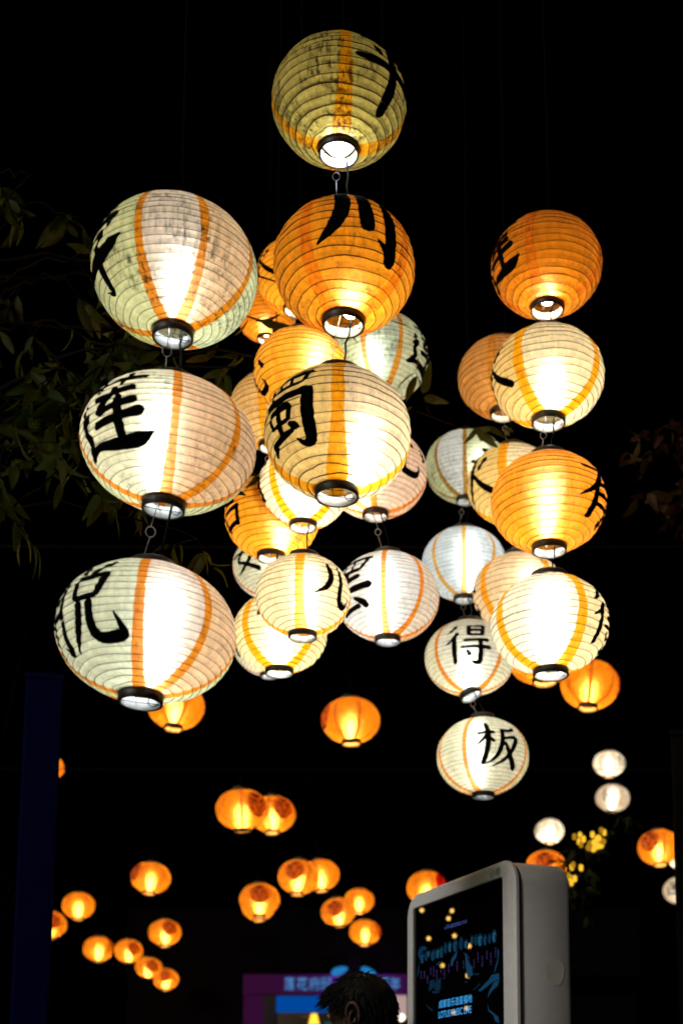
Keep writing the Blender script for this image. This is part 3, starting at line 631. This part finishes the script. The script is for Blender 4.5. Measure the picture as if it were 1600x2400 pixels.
# front bezel: outer loop minus screen opening
TL, TR = onk(965, 2130), onk(1176, 2054)
sx0, sx1, sz1, sz0 = TL.x, TR.x, (TL.z+TR.z)/2, .62
def bezel():
    o_ = rrect(-hx, hx, .04, HK, .07, .02); i_ = rrect(sx0, sx1, sz0, sz1, .016, .016); n = len(o_); b = MB()
    rings = [(i_, -hy+.010), (i_, -hy+.002), (rrect(sx0-.002, sx1+.002, sz0-.002, sz1+.002, .017, .017), -hy), (rrect(-hx+.012, hx-.012, .052, HK-.012, .06, .015), -hy), (rrect(-hx+.004, hx-.004, .044, HK-.004, .067, .018), -hy+.002), (o_, -hy+.006), (o_, -hy+.014)]
    vs = [(x, y, z) for lp, y in rings for x, z in lp]; fs = []
    for i in range(len(rings)-1):
        for k in range(n): fs.append((i*n+k, i*n+(k+1) % n, (i+1)*n+(k+1) % n, (i+1)*n+k))
    b.add(vs, fs); return b.build('bezel', KGREY, kio)
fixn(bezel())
def glass():
    m, N, L = newmat('screen_glass'); o = N.new('ShaderNodeOutputMaterial'); b = N.new('ShaderNodeBsdfPrincipled')
    b.inputs['Base Color'].default_value = (.002, .002, .003, 1); b.inputs['Roughness'].default_value = .0; b.inputs['Specular IOR Level'].default_value = .5
    L.new(b.outputs['BSDF'], o.inputs['Surface']); return m
lp = rrect(sx0-.001, sx1+.001, sz0-.001, sz1+.001, .016, .016)
scr = meshobj('screen', [(x, -hy+.0065, z) for x, z in lp], [tuple(range(len(lp)))], glass(), kio, False)
YS = -hy+.0055
def textmesh(body, size):
    c = bpy.data.curves.new('text', 'FONT'); c.body = body; c.size = size; c.resolution_u = 3
    o = bpy.data.objects.new('text', c); col.objects.link(o); dg = bpy.context.evaluated_depsgraph_get(); dg.update()
    me = bpy.data.meshes.new_from_object(o.evaluated_get(dg)); bpy.data.objects.remove(o); return me
def fit_text(body, name, mat, parent, x0, x1, zb, height, y, thick=0.0, bold=0.0):
    """text laid in the x-z plane between x0 and x1"""
    me = textmesh(body, 1.0); xs = [v.co.x for v in me.vertices]; ys = [v.co.y for v in me.vertices]
    ax, bx, ay, by = min(xs), max(xs), min(ys), max(ys)
    for v in me.vertices:
        u = (v.co.x-ax)/(bx-ax); t = (v.co.y-ay)/(by-ay); v.co = (x0+(x1-x0)*u, y, zb+height*t)
    me.materials.append(mat); o = bpy.data.objects.new(name, me); link(o, parent)
    if thick: sm = o.modifiers.new('thick', 'SOLIDIFY'); sm.thickness = thick; sm.offset = 0
    return o
def crop9(x, y): return 950+x/6.817, 2090+y/6.817
def kt(body, name, mat, x0, y0, x1, y1, hgt):
    p = onk(*crop9(x0, y0)); q = onk(*crop9(x1, y1)); t = onk(*crop9(x0, y0-hgt))
    return fit_text(body, name, mat, scr, p.x, q.x, (p.z+q.z)/2, t.z-p.z, YS-.0004)
BLUE = emit('screen_blue_type', (.06, .42, .95), 1.0); DIMB = emit('screen_dim_type', (.14, .24, .75), .35); PURP = emit('screen_purple_type', (.30, .16, .75), .16)
kt('LOTUS MUSIC LIVE', 'lettering', BLUE, 500, 2015, 1020, 1940, 108)
kt('成都音乐造星福地', 'lettering', BLUE, 505, 1860, 1030, 1770, 128)
kt('莲花府邸LOTUS', 'lettering', DIMB, 695, 580, 950, 500, 66)
g0 = onk(*crop9(0, 0))
p, q = onk(*crop9(605, 605)), onk(*crop9(690, 575)); h = onk(*crop9(650, 500)).z - (p.z+q.z)/2
b = MB()                                                     # lotus mark: five petals of thin line
for i, (dx, hh, bw) in enumerate(((-.5, .5, .18), (-.25, .75, .2), (0, 1.0, .2), (.25, .75, .2), (.5, .5, .18))):
    cx = (p.x+q.x)/2 + dx*(q.x-p.x); wd = (q.x-p.x)*bw*.5; z0 = (p.z+q.z)/2
    lp = [(cx+dx*.3*(q.x-p.x)*(t/8), YS-.0004, z0+h*hh*t/8) for t in range(9)]
    b.add([(x-wd*math.sin(PI*min(1, (t+.4)/8.4))*.5, y, z) for t, (x, y, z) in enumerate(lp)]+[(x+wd*math.sin(PI*min(1, (t+.4)/8.4))*.5, y, z) for t, (x, y, z) in enumerate(lp)], [(t, t+9, t+10, t+1) for t in range(8)])
b.build('lotus_mark', DIMB, scr, False)
# the group portrait on the screen: flat shapes of light
def flat(name, polys, mat, yo):
    b = MB()
    for pl in polys:
        pts = [onk(*crop9(x, y)) for x, y in pl]; b.add([(v.x, YS-yo, v.z) for v in pts], [tuple(range(len(pts)))])
    return b.build(name, mat, scr, False)
def ell(x, y, a, b_, n=14, sk=-.25): return [(x+a*math.cos(2*PI*i/n), y+b_*math.sin(2*PI*i/n)+sk*a*math.cos(2*PI*i/n)) for i in range(n)]
FACES = [(240,1060,30,85),(305,1030,26,75),(340,990,18,50),(405,1020,24,85),(440,1000,22,78),(488,985,22,76),(545,965,28,90),(612,900,28,85),(680,880,22,85),(766,860,33,100),(860,830,32,100),(935,835,22,70),(1033,770,22,70),(1095,775,28,85),(1160,770,33,98),(1240,770,24,88),(1312,750,24,80),(1385,710,30,100)]
fb = [emit('screen_face_%d' % i, c, s_) for i, (c, s_) in enumerate((((.03, .20, .42), .20), ((.03, .19, .45), .13), ((.04, .25, .46), .30)))]
SHADE = emit('screen_face_shadow', (.01, .05, .09), .25)
for i, (x, y, a_, b_) in enumerate(FACES):
    f = flat('portrait_face', [ell(x, y, a_, b_)], fb[i % 3], .0004)
    flat_ = []
    rr = random.Random(i)
    for sx in (-.45, .4): flat_.append(ell(x+sx*a_, y-.12*b_, a_*.26, b_*.09, 8))
    flat_.append(ell(x+.05*a_, y+.48*b_, a_*.3, b_*.07, 8)); flat_.append(ell(x+.75*a_, y+.2*b_, a_*.28, b_*.6, 10)); flat_.append(ell(x, y-.85*b_, a_*.9, b_*.28, 10))
    o = flat('face_shadow', flat_, SHADE, .0008)
DARKB = emit('screen_suit', (.01, .06, .12), .3)
flat('portrait_hair', [[(170,980),(200,890),(260,865),(310,890),(300,930),(250,940),(215,1000),(210,1090),(180,1040)]], fb[1], .0003)
for pl in ([(690,1180),(700,1080),(760,990),(800,940),(775,1060),(740,1100),(715,1190)], [(870,930),(900,975),(955,1000),(960,1100),(1030,1200),(1045,1330),(960,1370),(930,1180),(925,1020)],
           [(455,1160),(520,1100),(520,1160),(480,1180)], [(470,1430),(535,1370),(530,1560),(440,1580),(440,1450)], [(360,1420),(430,1400),(440,1520),(340,1590)], [(395,1590),(520,1575),(500,1620),(400,1620)],
           [(155,1380),(165,1250),(195,1100),(185,1290)], [(1310,1390),(1340,1330),(1460,1300),(1465,1400),(1370,1430),(1250,1530),(1170,1590),(1130,1580)], [(1440,900),(1462,960),(1440,1130),(1385,1310),(1395,1220),(1440,1060)],
           [(1150,1460),(1160,1480),(1060,1570),(1040,1580)], [(1380,1440),(1465,1410),(1440,1500),(1370,1560),(1310,1640),(1280,1700),(1300,1600)], [(1275,1780),(1300,1880),(1380,1940),(1450,2000),(1465,2100),(1400,2060),(1370,1970),(1290,1900)],
           [(1030,1310),(1160,1300),(1110,1335)], [(900,1440),(960,1420),(950,1460)], [(280,1790),(400,1880),(430,1890),(380,1900)]):
    flat('portrait_clothing', [pl], fb[0] if len(pl) > 5 else DARKB, .0002)
CAPS = [(222,1260,1390,4),(275,1260,1400,4),(325,1330,1470,4),(375,1200,1330,4),(422,1190,1360,5),(472,1240,1420,5),(537,1160,1310,4),(592,1230,1400,5),(662,1150,1300,4),(795,1100,1280,5),(897,1090,1240,4),(985,1020,1170,4),(1062,1080,1230,4),(1127,960,1130,5),(1195,1020,1200,6),(1268,930,1080,4),(1332,970,1170,6),(1407,890,1050,4)]
for j, (x, y0, y1, n) in enumerate(CAPS):
    rr = random.Random(j); pl = []
    for i in range(n):
        yc = y0+(y1-y0)*(i+.5)/n; hgt = (y1-y0)/n*.36
        for k in range(3):
            dx = rr.uniform(-5, 5); dy = rr.uniform(-hgt, hgt)
            if rr.random() < .5: pl.append([(x-9, yc+dy-2), (x+9, yc+dy-7), (x+9, yc+dy-2), (x-9, yc+dy+3)])
            else: pl.append([(x+dx-2, yc-hgt), (x+dx+2, yc-hgt), (x+dx+2, yc+hgt), (x+dx-2, yc+hgt)])
    flat('name_caption', pl, PURP, .0006)
GT = pbr('green_print', (.03, .16, .05), .5, var=.05)
def c6(x, y): return 900+x/3.136, 1980+y/3.136
p, q, t = onk(*c6(778, 250)), onk(*c6(856, 226)), onk(*c6(778, 184))
fit_text('小电', 'lettering', GT, kio, p.x, q.x, (p.z+q.z)/2, t.z-p.z, -hy-.0012)
vs = [(hx-.004+.001, -.0+(.028+.002*math.sin(3*x))*math.cos(x)+.034, HK-.30+(.038+.002*math.cos(2*x))*math.sin(x)) for x in [2*PI*i/20 for i in range(20)]]
meshobj('stain', vs, [tuple(range(20))], pbr('yellowish_stain', (.66, .64, .55), .6, var=.2, scale=50), kio, False)
b = MB(); b.box((0, 0, .025), (KW*1.05, KD*1.6, .05)); b.build('base', pbr('kiosk_base', (.06, .06, .06), .5), kio, False)

# ---------------------------------------------------------------- trees
def leafmat(name, c, tr=.45):
    m, N, L = newmat(name); o = N.new('ShaderNodeOutputMaterial'); oi = N.new('ShaderNodeObjectInfo'); tc = N.new('ShaderNodeTexCoord')
    n = N.new('ShaderNodeTexNoise'); n.inputs['Scale'].default_value = 30; L.new(tc.outputs['Object'], n.inputs['Vector'])
    h = N.new('ShaderNodeHueSaturation'); h.inputs['Color'].default_value = (*c, 1)
    r_ = N.new('ShaderNodeMapRange'); r_.inputs['To Min'].default_value = .45; r_.inputs['To Max'].default_value = .54; L.new(oi.outputs['Random'], r_.inputs['Value']); L.new(r_.outputs['Result'], h.inputs['Hue'])
    v_ = N.new('ShaderNodeMapRange'); v_.inputs['To Min'].default_value = .5; v_.inputs['To Max'].default_value = 1.5; L.new(n.outputs['Fac'], v_.inputs['Value']); L.new(v_.outputs['Result'], h.inputs['Value'])
    b = N.new('ShaderNodeBsdfPrincipled'); b.inputs['Roughness'].default_value = .55; b.inputs['Specular IOR Level'].default_value = .18; t = N.new('ShaderNodeBsdfTranslucent')
    L.new(h.outputs['Color'], b.inputs['Base Color']); L.new(h.outputs['Color'], t.inputs['Color'])
    x = N.new('ShaderNodeMixShader'); x.inputs[0].default_value = tr; L.new(b.outputs[0], x.inputs[1]); L.new(t.outputs[0], x.inputs[2]); L.new(x.outputs[0], o.inputs['Surface']); return m
BARK = pbr('bark', (.010, .007, .004), .9, spec=.05, var=.4, scale=20, bump=.6)
def leaf_geo(ln, wd, curl, fold, seed):
    rr = random.Random(seed); n = 7; vs = []; fs = []
    for i in range(n+1):
        t = i/n; w_ = wd*.5*(math.sin(PI*min(1, t**.85))**.8)*(1 if 0 < i < n else 0)+.0004
        y = ln*t; z = -curl*ln*t*t
        vs += [(-w_, y, z+fold*w_), (0, y, z), (w_, y, z+fold*w_)]
    for i in range(n):
        for k in range(2): fs.append((i*3+k, i*3+k+1, i*3+k+4, i*3+k+3))
    return vs, fs
def tree(name, label, base, limbs, leafc, ln, wd, seed, per=26, spread=.32, ntw=7, nind=250, trunk_r=.11, top=5.2):
    rr = random.Random(seed); root = empty(name, (base[0], base[1], 0)); tag(root, label, 'tree'); O = Vector((base[0], base[1], 0))
    tb = MB(); tp = [Vector((.05*math.sin(i*1.3), .05*math.cos(i*1.7), top*i/10)) for i in range(11)]
    tb.tube(tp, [trunk_r*(1.25-.085*i) for i in range(11)], 10); tb.build('trunk', BARK, root)
    lm = leafmat(name+'_leaf', leafc); protos = []
    for i in range(4):
        v, f = leaf_geo(ln*(.85+.1*i), wd*(.9+.08*i), .12+.14*i, .35, i); me = bpy.data.meshes.new('leaf'); me.from_pydata(v, [], f); me.materials.append(lm)
        me.polygons.foreach_set('use_smooth', [True]*len(me.polygons)); protos.append((me, v, f))
    leaves = []
    for (tgt, n_l) in limbs:
        T = tgt-O; h0 = max(1.2, min(top*.92, T.z-.3*rr.random()+.15)); S0 = Vector((0, 0, h0)); br = MB()
        mid = S0.lerp(T, .5)+Vector((0, 0, .22)); pts = []
        for i in range(15):
            t = i/14; p_ = (S0*(1-t)**2+mid*2*t*(1-t)+T*t*t); pts.append(p_+Vector([rr.uniform(-.015, .015) for _ in range(3)]))
        lr = .011 if (n_l > 5 or top > 6) else .006
        br.tube(pts, [lr*(1-.85*i/14)+.0010 for i in range(15)], 6)
        tw = []
        for k in range(n_l):
            i0 = rr.randint(8, 14); p_ = pts[i0]; dr = Vector((rr.uniform(-1, 1), rr.uniform(-1, 1), rr.uniform(-1.1, .35))).normalized(); L_ = spread*rr.uniform(.5, 1.1)
            q_ = [p_+dr*L_*t/5+Vector((0, 0, -.12*L_*(t/5)**2)) for t in range(6)]; br.tube(q_, [.0026-.0004*t for t in range(6)], 4)
            for j in range(per//3):
                t = rr.uniform(.2, 1.0); a = p_+dr*L_*t+Vector((0, 0, -.12*L_*t*t))
                ld = (dr*.5+Vector((rr.uniform(-1, 1), rr.uniform(-1, 1), rr.uniform(-1.3, .1)))).normalized()
                leaves.append((a, ld, rr.uniform(0, 6.28), rr.uniform(.7, 1.2), rr.randint(0, 3)))
        br.build('branch', BARK, root)
    def score(l):
        p_ = O+l[0]; v = p_-CAM; dpt = v.dot(FWD); px = PPX+FPX*v.dot(RIGHT)/dpt; py = PPY-FPX*v.dot(UP)/dpt
        return (0 if -40 < px < 1640 and 0 < py < 2440 else 100)+dpt
    leaves.sort(key=score); mass = MB()
    for i, (a, ld, roll, s_, pi_) in enumerate(leaves):
        q_ = ld.to_track_quat('Y', 'Z').to_matrix() @ Matrix.Rotation(roll, 3, 'Y')
        if i < nind:
            o = bpy.data.objects.new('leaf', protos[pi_][0]); link(o, root); o.location = a; o.rotation_euler = q_.to_euler(); o.scale = (s_, s_, s_)
        else:
            mass.add([a+q_ @ (Vector(v)*s_) for v in protos[pi_][1]], protos[pi_][2])
    o = mass.build('foliage', lm, root); o['kind'] = 'stuff'
    return root
def T(vx, vy, d): return av(vx, vy, d)
b0 = av(-190, 1300, 4.4)
tree('leafy_tree', 'dark tree with long narrow leaves behind the left lanterns', (b0.x, b0.y), [
    (T(70, 1030, 3.55), 8), (T(180, 1080, 3.45), 4), (T(120, 880, 3.8), 6), (T(60, 950, 3.9), 5), (T(320, 800, 3.75), 9), (T(260, 850, 3.7), 6), (T(480, 810, 3.8), 9), (T(540, 850, 4.0), 6), (T(200, 760, 4.1), 4), (T(150, 640, 4.2), 3), (T(60, 400, 4.1), 2),
    (T(190, 500, 4.2), 3), (T(230, 600, 4.3), 2), (T(600, 740, 4.9), 4), (T(450, 1240, 4.6), 4), (T(520, 1060, 4.7), 3), (T(930, 740, 4.9), 3), (T(1055, 985, 5.5), 4)],
    (.034, .046, .002), .095, .027, 4, per=18, spread=.26, nind=270)
b1 = av(1800, 1500, 7.2)
tree('autumn_tree', 'tree with small brown autumn leaves at the right edge', (b1.x, b1.y), [
    (T(1500, 960, 6.2), 6), (T(1550, 1040, 6.0), 5), (T(1480, 1120, 6.1), 6), (T(1540, 1160, 6.0), 5), (T(1450, 1010, 6.2), 4), (T(1560, 940, 6.2), 4)],
    (.036, .016, .004), .075, .034, 9, per=21, spread=.30, nind=170, trunk_r=.13, top=6.5)
b2 = av(1286, 2000, 8.7)
tree('young_tree', 'small dark tree rising behind the kiosk with yellow lights in it', (b2.x, b2.y), [(T(1345, 1925, 8.4), 6), (T(1325, 1985, 8.4), 6), (T(1330, 2050, 8.3), 5), (T(1395, 1870, 8.5), 4)],
    (.03, .038, .006), .075, .030, 21, per=18, spread=.26, nind=70, trunk_r=.05, top=2.7)
# fairy lights wound into the autumn tree
fl = empty('fairy_lights', av(1350, 1975, 7.8)); tag(fl, 'cluster of yellow fairy lights in the tree above the kiosk', 'lights')
FO = Vector(fl.location); FLB = emit('fairy_bulb', (1.0, .56, .035), 1.1); FLD = emit('fairy_bulb_dim', (1.0, .50, .03), .4); wire = []
for i, (x, y) in enumerate(((515,995),(570,980),(690,975),(775,935),(805,955),(745,1010),(790,1040),(770,1080),(712,1050),(655,1100),(700,1112),(738,1085),(672,1062),(560,1042),(605,1018),(580,1070),(490,1290),(580,1295),(505,1268),(470,1390),(520,1400),(455,1372),(488,1440))):
    p_ = at(1220+x/4.126, 1720+y/4.126, 7.8+.25*math.sin(i*2.1))-FO
    b = MB(); b.lathe(cap_profile(.019 if 5 <= i <= 12 else .012, -.02, .02), 10, p_, False); b.build('bulb', FLB if i % 3 else FLD, fl); wire.append(p_+Vector((0, 0, .024)))
b = MB(); b.tube(wire, .0018, 4); b.build('wire', WIRE, fl)

# ---------------------------------------------------------------- the shop far behind
YSH = 22.0
def ons(px, py): r = ray(px, py); return CAM + r*(YSH/r.y)
def srect(mb, x0, y0, x1, y1, yf, th):
    """box whose front stands yf before the shop plane, from pixel corners"""
    a, b_ = ons(x0, y0), ons(x1, y1); mb.box(((a.x+b_.x)/2, YSH-yf+th/2, (a.z+b_.z)/2), (abs(b_.x-a.x), th, abs(a.z-b_.z)))
shop = empty('shop', (0, 0, 0)); tag(shop, 'dark shop front with purple sign and blue lit doorway', 'shop')
PURPLE = pbr('purple_fascia', (.11, .014, .14), .8, spec=.05, var=.15, scale=3); DKW = pbr('dark_shop_wall', (.003, .002, .002), .9, spec=.02, var=.4, scale=2)
def sb(name, mat, *r_):
    m = MB()
    for q_ in r_: srect(m, *q_)
    return m.build(name, mat, shop, False)
zg = CAMZ
lowpx = 2640+zg/YSH*FPX*1.02
sb('wall', DKW, (300, 2130, 1500, 2284, 0, .3)); sb('wall', DKW, (300, 2284, 572, lowpx, 0, .3)); sb('wall', DKW, (1000, 2332, 1500, lowpx, 0, .3))
sb('fascia', PURPLE, (572, 2285, 1240, 2331, .08, .38))
sb('pilaster', PURPLE, (572, 2331.5, 619, lowpx, .05, .35))
sb('door_frame', pbr('black_frame', (.01, .01, .012), .5), (620, 2331.5, 640, lowpx, .06, .3)); sb('door_frame', pbr('black_frame', (.01, .01, .012), .5), (640, 2331.5, 905, 2334, .06, .3))
sb('transom', emit('blue_transom', (.0, .06, .32), 1.0), (646, 2334.5, 905, 2372, -.02, .1)); sb('transom_edge', emit('blue_edge', (.01, .17, .75), 1.0), (640.5, 2334.5, 646, 2440, 0, .1))
sb('interior_wall', pbr('shop_interior', (.12, .08, .05), .8), (560, 2330, 1000, lowpx, -3.0, .1))
sb('shelf_post', pbr('shop_wood', (.55, .28, .05), .6), (717, 2374, 729, lowpx, -.6, .1)); sb('shelf_top', pbr('shop_wood', (.55, .28, .05), .6), (694, 2372.5, 729, 2378, -.6, .1))
lo = ons(732, 2385); m = MB(); m.lathe([(.0005, .09), (.05, .09), (.09, -.09), (.085, -.09), (.045, .08), (.0005, .08)], 16, (lo.x, YSH+.35, lo.z), False); m.build('lamp_shade', emit('shop_lamp', (1.0, .62, .05), 1.6), shop)
sb('lit_poster', emit('teal_poster', (.02, .20, .14), .35), (757, 2390, 800, 2420, -.4, .05))
sb('curtain', emit('lit_curtain', (.62, .42, .40), .75), (926, 2333, 953, 2386, .02, .06)); sb('curtain', emit('lit_curtain_dim', (.30, .24, .42), .6), (906, 2333, 925.5, 2380, .0, .06))
lo = ons(940, 2386); m = MB(); m.lathe(cap_profile(.06, -.06, .06), 14, (lo.x, YSH-.1, lo.z), False); m.build('globe_lamp', emit('globe', (1, .85, .6), 3), shop)
SGN = emit('sign_characters', (.10, .30, .72), .75)
for tx, x0, x1 in (('莲', 668, 692), ('花', 696, 722), ('府', 725, 750), ('邸', 752, 778), ('周', 891, 911), ('年', 914, 938)):
    a, b_ = ons(x0, 2322), ons(x1, 2292); fit_text(tx, 'sign_character', SGN, shop, a.x, b_.x, a.z, b_.z-a.z, YSH-.10, .03)
for (x0, y0, x1, y1) in ((778, 2287, 815, 2268), (847, 2270, 880, 2289)):     # blue petals of the emblem over the sign
    a, b_ = ons(x0, y0), ons(x1, y1); m = MB(); n = 16; c_ = (a+b_)/2; ax = (b_-a)/2; hgt = .065
    vs = []
    for yy in (YSH-.16, YSH-.12):
        for i in range(n): q_ = 2*PI*i/n; vs.append((c_.x+abs(ax.x)*1.05*math.cos(q_), yy, c_.z+ax.z*.55*math.cos(q_)*(1 if ax.x > 0 else -1)+hgt*math.sin(q_)*(1-.25*math.cos(q_))))
    m.add(vs, [tuple(range(n-1, -1, -1)), tuple(range(n, 2*n))]+[(i, (i+1) % n, n+(i+1) % n, n+i) for i in range(n)]); m.build('emblem_petal', emit('emblem_blue', (.02, .24, .62), .8), shop, False)
fx = ons(842, 2308)
m = MB(); m.box((fx.x, YSH-.42, fx.z-.10), (.55, .05, .03)); m.build('added_fill_light', emit('added_fill_led', (.45, .2, 1.0), 70), shop, False)  # added LED bar, unseen behind the head, brightens the middle of the fascia
m = MB()
for dx in (-.25, .25): m.tube([(fx.x+dx, YSH-.42, fx.z-.08), (fx.x+dx, YSH-.3, fx.z+.06), (fx.x+dx, YSH-.05, fx.z+.05)], .012, 6)
m.build('added_fill_bracket', WIRE, shop)  # bracket made up to hold the added LED bar
# ---------------------------------------------------------------- the person before the shop
hp = at(928, 2387, 3.75)
per = empty('person', (hp.x, hp.y, 0), R(68)); tag(per, 'person with short dark hair, head bent, seen from the side beside the kiosk', 'person')
SK = pbr('skin', (.065, .028, .013), .5, var=.08); CLO = pbr('dark_shirt', (.015, .015, .02), .85, var=.3)
V_ = []; E_ = []; RD = []
def jn(p_, r_, prev=None):
    V_.append(p_); RD.append(r_)
    if prev is not None: E_.append((prev, len(V_)-1))
    return len(V_)-1
pel = jn((0, 0, .93), (.15, .11)); sp1 = jn((0, .01, 1.10), (.135, .10), pel); ch = jn((0, .02, 1.27), (.15, .11), sp1); nb = jn((0, .045, 1.40), (.075, .07), ch)
nk = jn((0, .075, 1.455), (.055, .058), nb); sk1 = jn((0, .105, 1.52), (.066, .080), nk); sk2 = jn((0, .115, 1.585), (.075, .094), sk1); sk3 = jn((0, .112, 1.635), (.052, .062), sk2)
jaw = jn((0, .175, 1.505), (.042, .040), sk1); nose = jn((0, .208, 1.552), (.013, .014), sk2)
for s_ in (-1, 1):
    shd = jn((s_*.17, .03, 1.36), (.062, .062), ch); el = jn((s_*.23, .05, 1.09), (.043, .043), shd); wr = jn((s_*.12, .26, 1.05), (.028, .026), el); hd = jn((s_*.07, .33, 1.08), (.038, .018), wr)
    for k in range(4): f1 = jn((s_*(.055-.012*k+.02), .37, 1.09-.014*k), (.009, .009), hd); jn((s_*(.03-.008*k+.02), .395, 1.10-.014*k), (.008, .008), f1)
    th = jn((s_*.06, .345, 1.115), (.010, .010), hd); jn((s_*.04, .37, 1.125), (.009, .009), th)
    hip = jn((s_*.095, 0, .86), (.092, .095), pel); kn = jn((s_*.11, .03, .48), (.062, .064), hip); an = jn((s_*.11, 0, .09), (.042, .045), kn); jn((s_*.12, .14, .035), (.042, .030), an)
me = bpy.data.meshes.new('body'); me.from_pydata(V_, E_, []); ob = bpy.data.objects.new('body', me); col.objects.link(ob)
sk = ob.modifiers.new('skin', 'SKIN')
for i, d_ in enumerate(me.skin_vertices[0].data): d_.radius = RD[i]; d_.use_root = (i == 0)
sb_ = ob.modifiers.new('sub', 'SUBSURF'); sb_.levels = 2; sb_.render_levels = 2
dg = bpy.context.evaluated_depsgraph_get(); dg.update(); bm_ = bpy.data.meshes.new_from_object(ob.evaluated_get(dg)); bpy.data.objects.remove(ob)
bm_.materials.clear(); bm_.materials.append(SK); bm_.materials.append(CLO)
for f in bm_.polygons:
    f.use_smooth = True; c_ = f.center; f.material_index = 0 if (c_.z > 1.425 or (c_.y > .25 and c_.z > .9)) else 1
bo = link(bpy.data.objects.new('body', bm_), per)
def ear(sx):
    b = MB(); P0 = Vector((sx*.078, .098, 1.56))
    rim = [P0+Vector((sx*(.008+.006*math.sin(q_)), .020*math.cos(q_)-.004, .031*math.sin(q_)*(1 if math.sin(q_) > 0 else 1.05))) for q_ in [R(-80+i*22) for i in range(15)]]
    b.tube(rim, [.004+.0018*math.sin(PI*i/14) for i in range(15)], 6)
    n = len(b.v); ring = [P0+Vector((sx*.003, .018*math.cos(q_), .029*math.sin(q_))) for q_ in [2*PI*i/16 for i in range(16)]]
    b.add(ring+[P0-Vector((sx*.004, 0, 0))], [(i, (i+1) % 16, 16) for i in range(16)])
    b.tube([P0+Vector((sx*.004, -.004, .016)), P0+Vector((sx*.008, .004, 0)), P0+Vector((sx*.005, .008, -.016)), P0+Vector((sx*.006, -.002, -.030))], [.003, .004, .005, .006], 6)
    return b.build('ear', SK, per)
ear(-1); ear(1)
HAIR = pbr('black_hair', (.006, .005, .0045), .65, var=.4, scale=60, spec=.15)
b = MB(); rr = random.Random(5); C_ = Vector((0, .105, 1.585)); n1, n2 = 18, 32; vs = []; fs = []
def hairline(q_): return -.34+.62*max(0, math.cos(q_))**1.5 if math.cos(q_) > 0 else -.34-.42*abs(math.cos(q_))
def hp_(q_, lat, ex=0): return C_+Vector(((.083+ex)*math.sin(q_)*math.cos(lat), (.104+ex)*math.cos(q_)*math.cos(lat), (.098+ex)*math.sin(lat)))
for i in range(n1+1):
    for k in range(n2):
        q_ = 2*PI*k/n2; lo_ = hairline(q_); lat = lo_+(PI/2-lo_)*i/n1; vs.append(hp_(q_, lat, .004*noise.noise((q_*2, lat*4, 1))))
for i in range(n1):
    for k in range(n2): fs.append((i*n2+k, i*n2+(k+1) % n2, (i+1)*n2+(k+1) % n2, (i+1)*n2+k))
b.add(vs, fs)
for i in range(1700):
    q_ = rr.uniform(0, 2*PI); lo_ = hairline(q_); lat = rr.uniform(lo_, 1.5); p_ = hp_(q_, lat, -.002); nn = (p_-C_).normalized()
    fr = max(0, math.cos(q_)); dr = (nn*.16+Vector((0, .7*fr+.1, -.55))*(1 if lat < .9 else .5)+Vector([rr.uniform(-.16, .16) for _ in range(3)])).normalized(); L_ = rr.uniform(.018, .034)+.022*fr*(lat < .9)
    b.tube([p_, p_+dr*L_*.5+nn*.003, p_+dr*L_], [.0022, .0018, .0003], 3)
b.build('hair', HAIR, per)
for sx in (-1, 1):
    b = MB(); b.lathe(cap_profile(.011, -.011, .011), 10, (sx*.031, .188, 1.565), False); b.build('eye', pbr('eye', (.5, .48, .46), .2), per)
b = MB(); b.tube([(-.02, .207, 1.512), (0, .213, 1.515), (.02, .207, 1.512)], [.002, .005, .002], 6); b.build('mouth', pbr('lips', (.30, .12, .10), .5), per)
b = MB(); b.box((0, .385, 1.10), (.15, .012, .075), Matrix.Rotation(R(-50), 3, 'X')); o = b.build('mobile_phone', pbr('phone_black', (.01, .01, .012), .2)); o.matrix_world = Matrix.Translation((hp.x, hp.y, 0)) @ Matrix.Rotation(R(68), 4, 'Z'); tag(o, 'dark mobile phone in the hands of the person', 'phone')

# ---------------------------------------------------------------- festoon lamps left of the view, mirrored in the kiosk glass
fs_ = empty('festoon_lights', (-7.0, 9.0, 0)); tag(fs_, 'string of warm festoon lamps beyond the left edge, mirrored in the kiosk screen', 'lights')
FE = emit('festoon_bulb', (1.0, .55, .12), 16); n_ = -V; pts = []
for i, (x, y) in enumerate(((260,297),(740,305),(685,428),(368,748),(780,705),(1015,868),(587,1180),(990,1340),(970,1865),(765,1925))):
    W = KM @ onk(*crop9(x, y), -.0065); d_ = (W-CAM).normalized(); r_ = d_-n_*2*d_.dot(n_); p_ = W+r_*9.0-Vector(fs_.location)
    b = MB(); b.lathe(cap_profile(.017, -.017, .017), 12, p_, False); b.build('bulb', FE, fs_)
    b = MB(); b.lathe([(.0005, .022), (.012, .022), (.012, .05), (.0005, .05)], 8, p_, False); b.build('socket', SOCK, fs_); pts.append(p_+Vector((0, 0, .05)))
b = MB(); b.tube(sorted(pts, key=lambda v: v.y), .003, 5); b.build('wire', CORD, fs_)
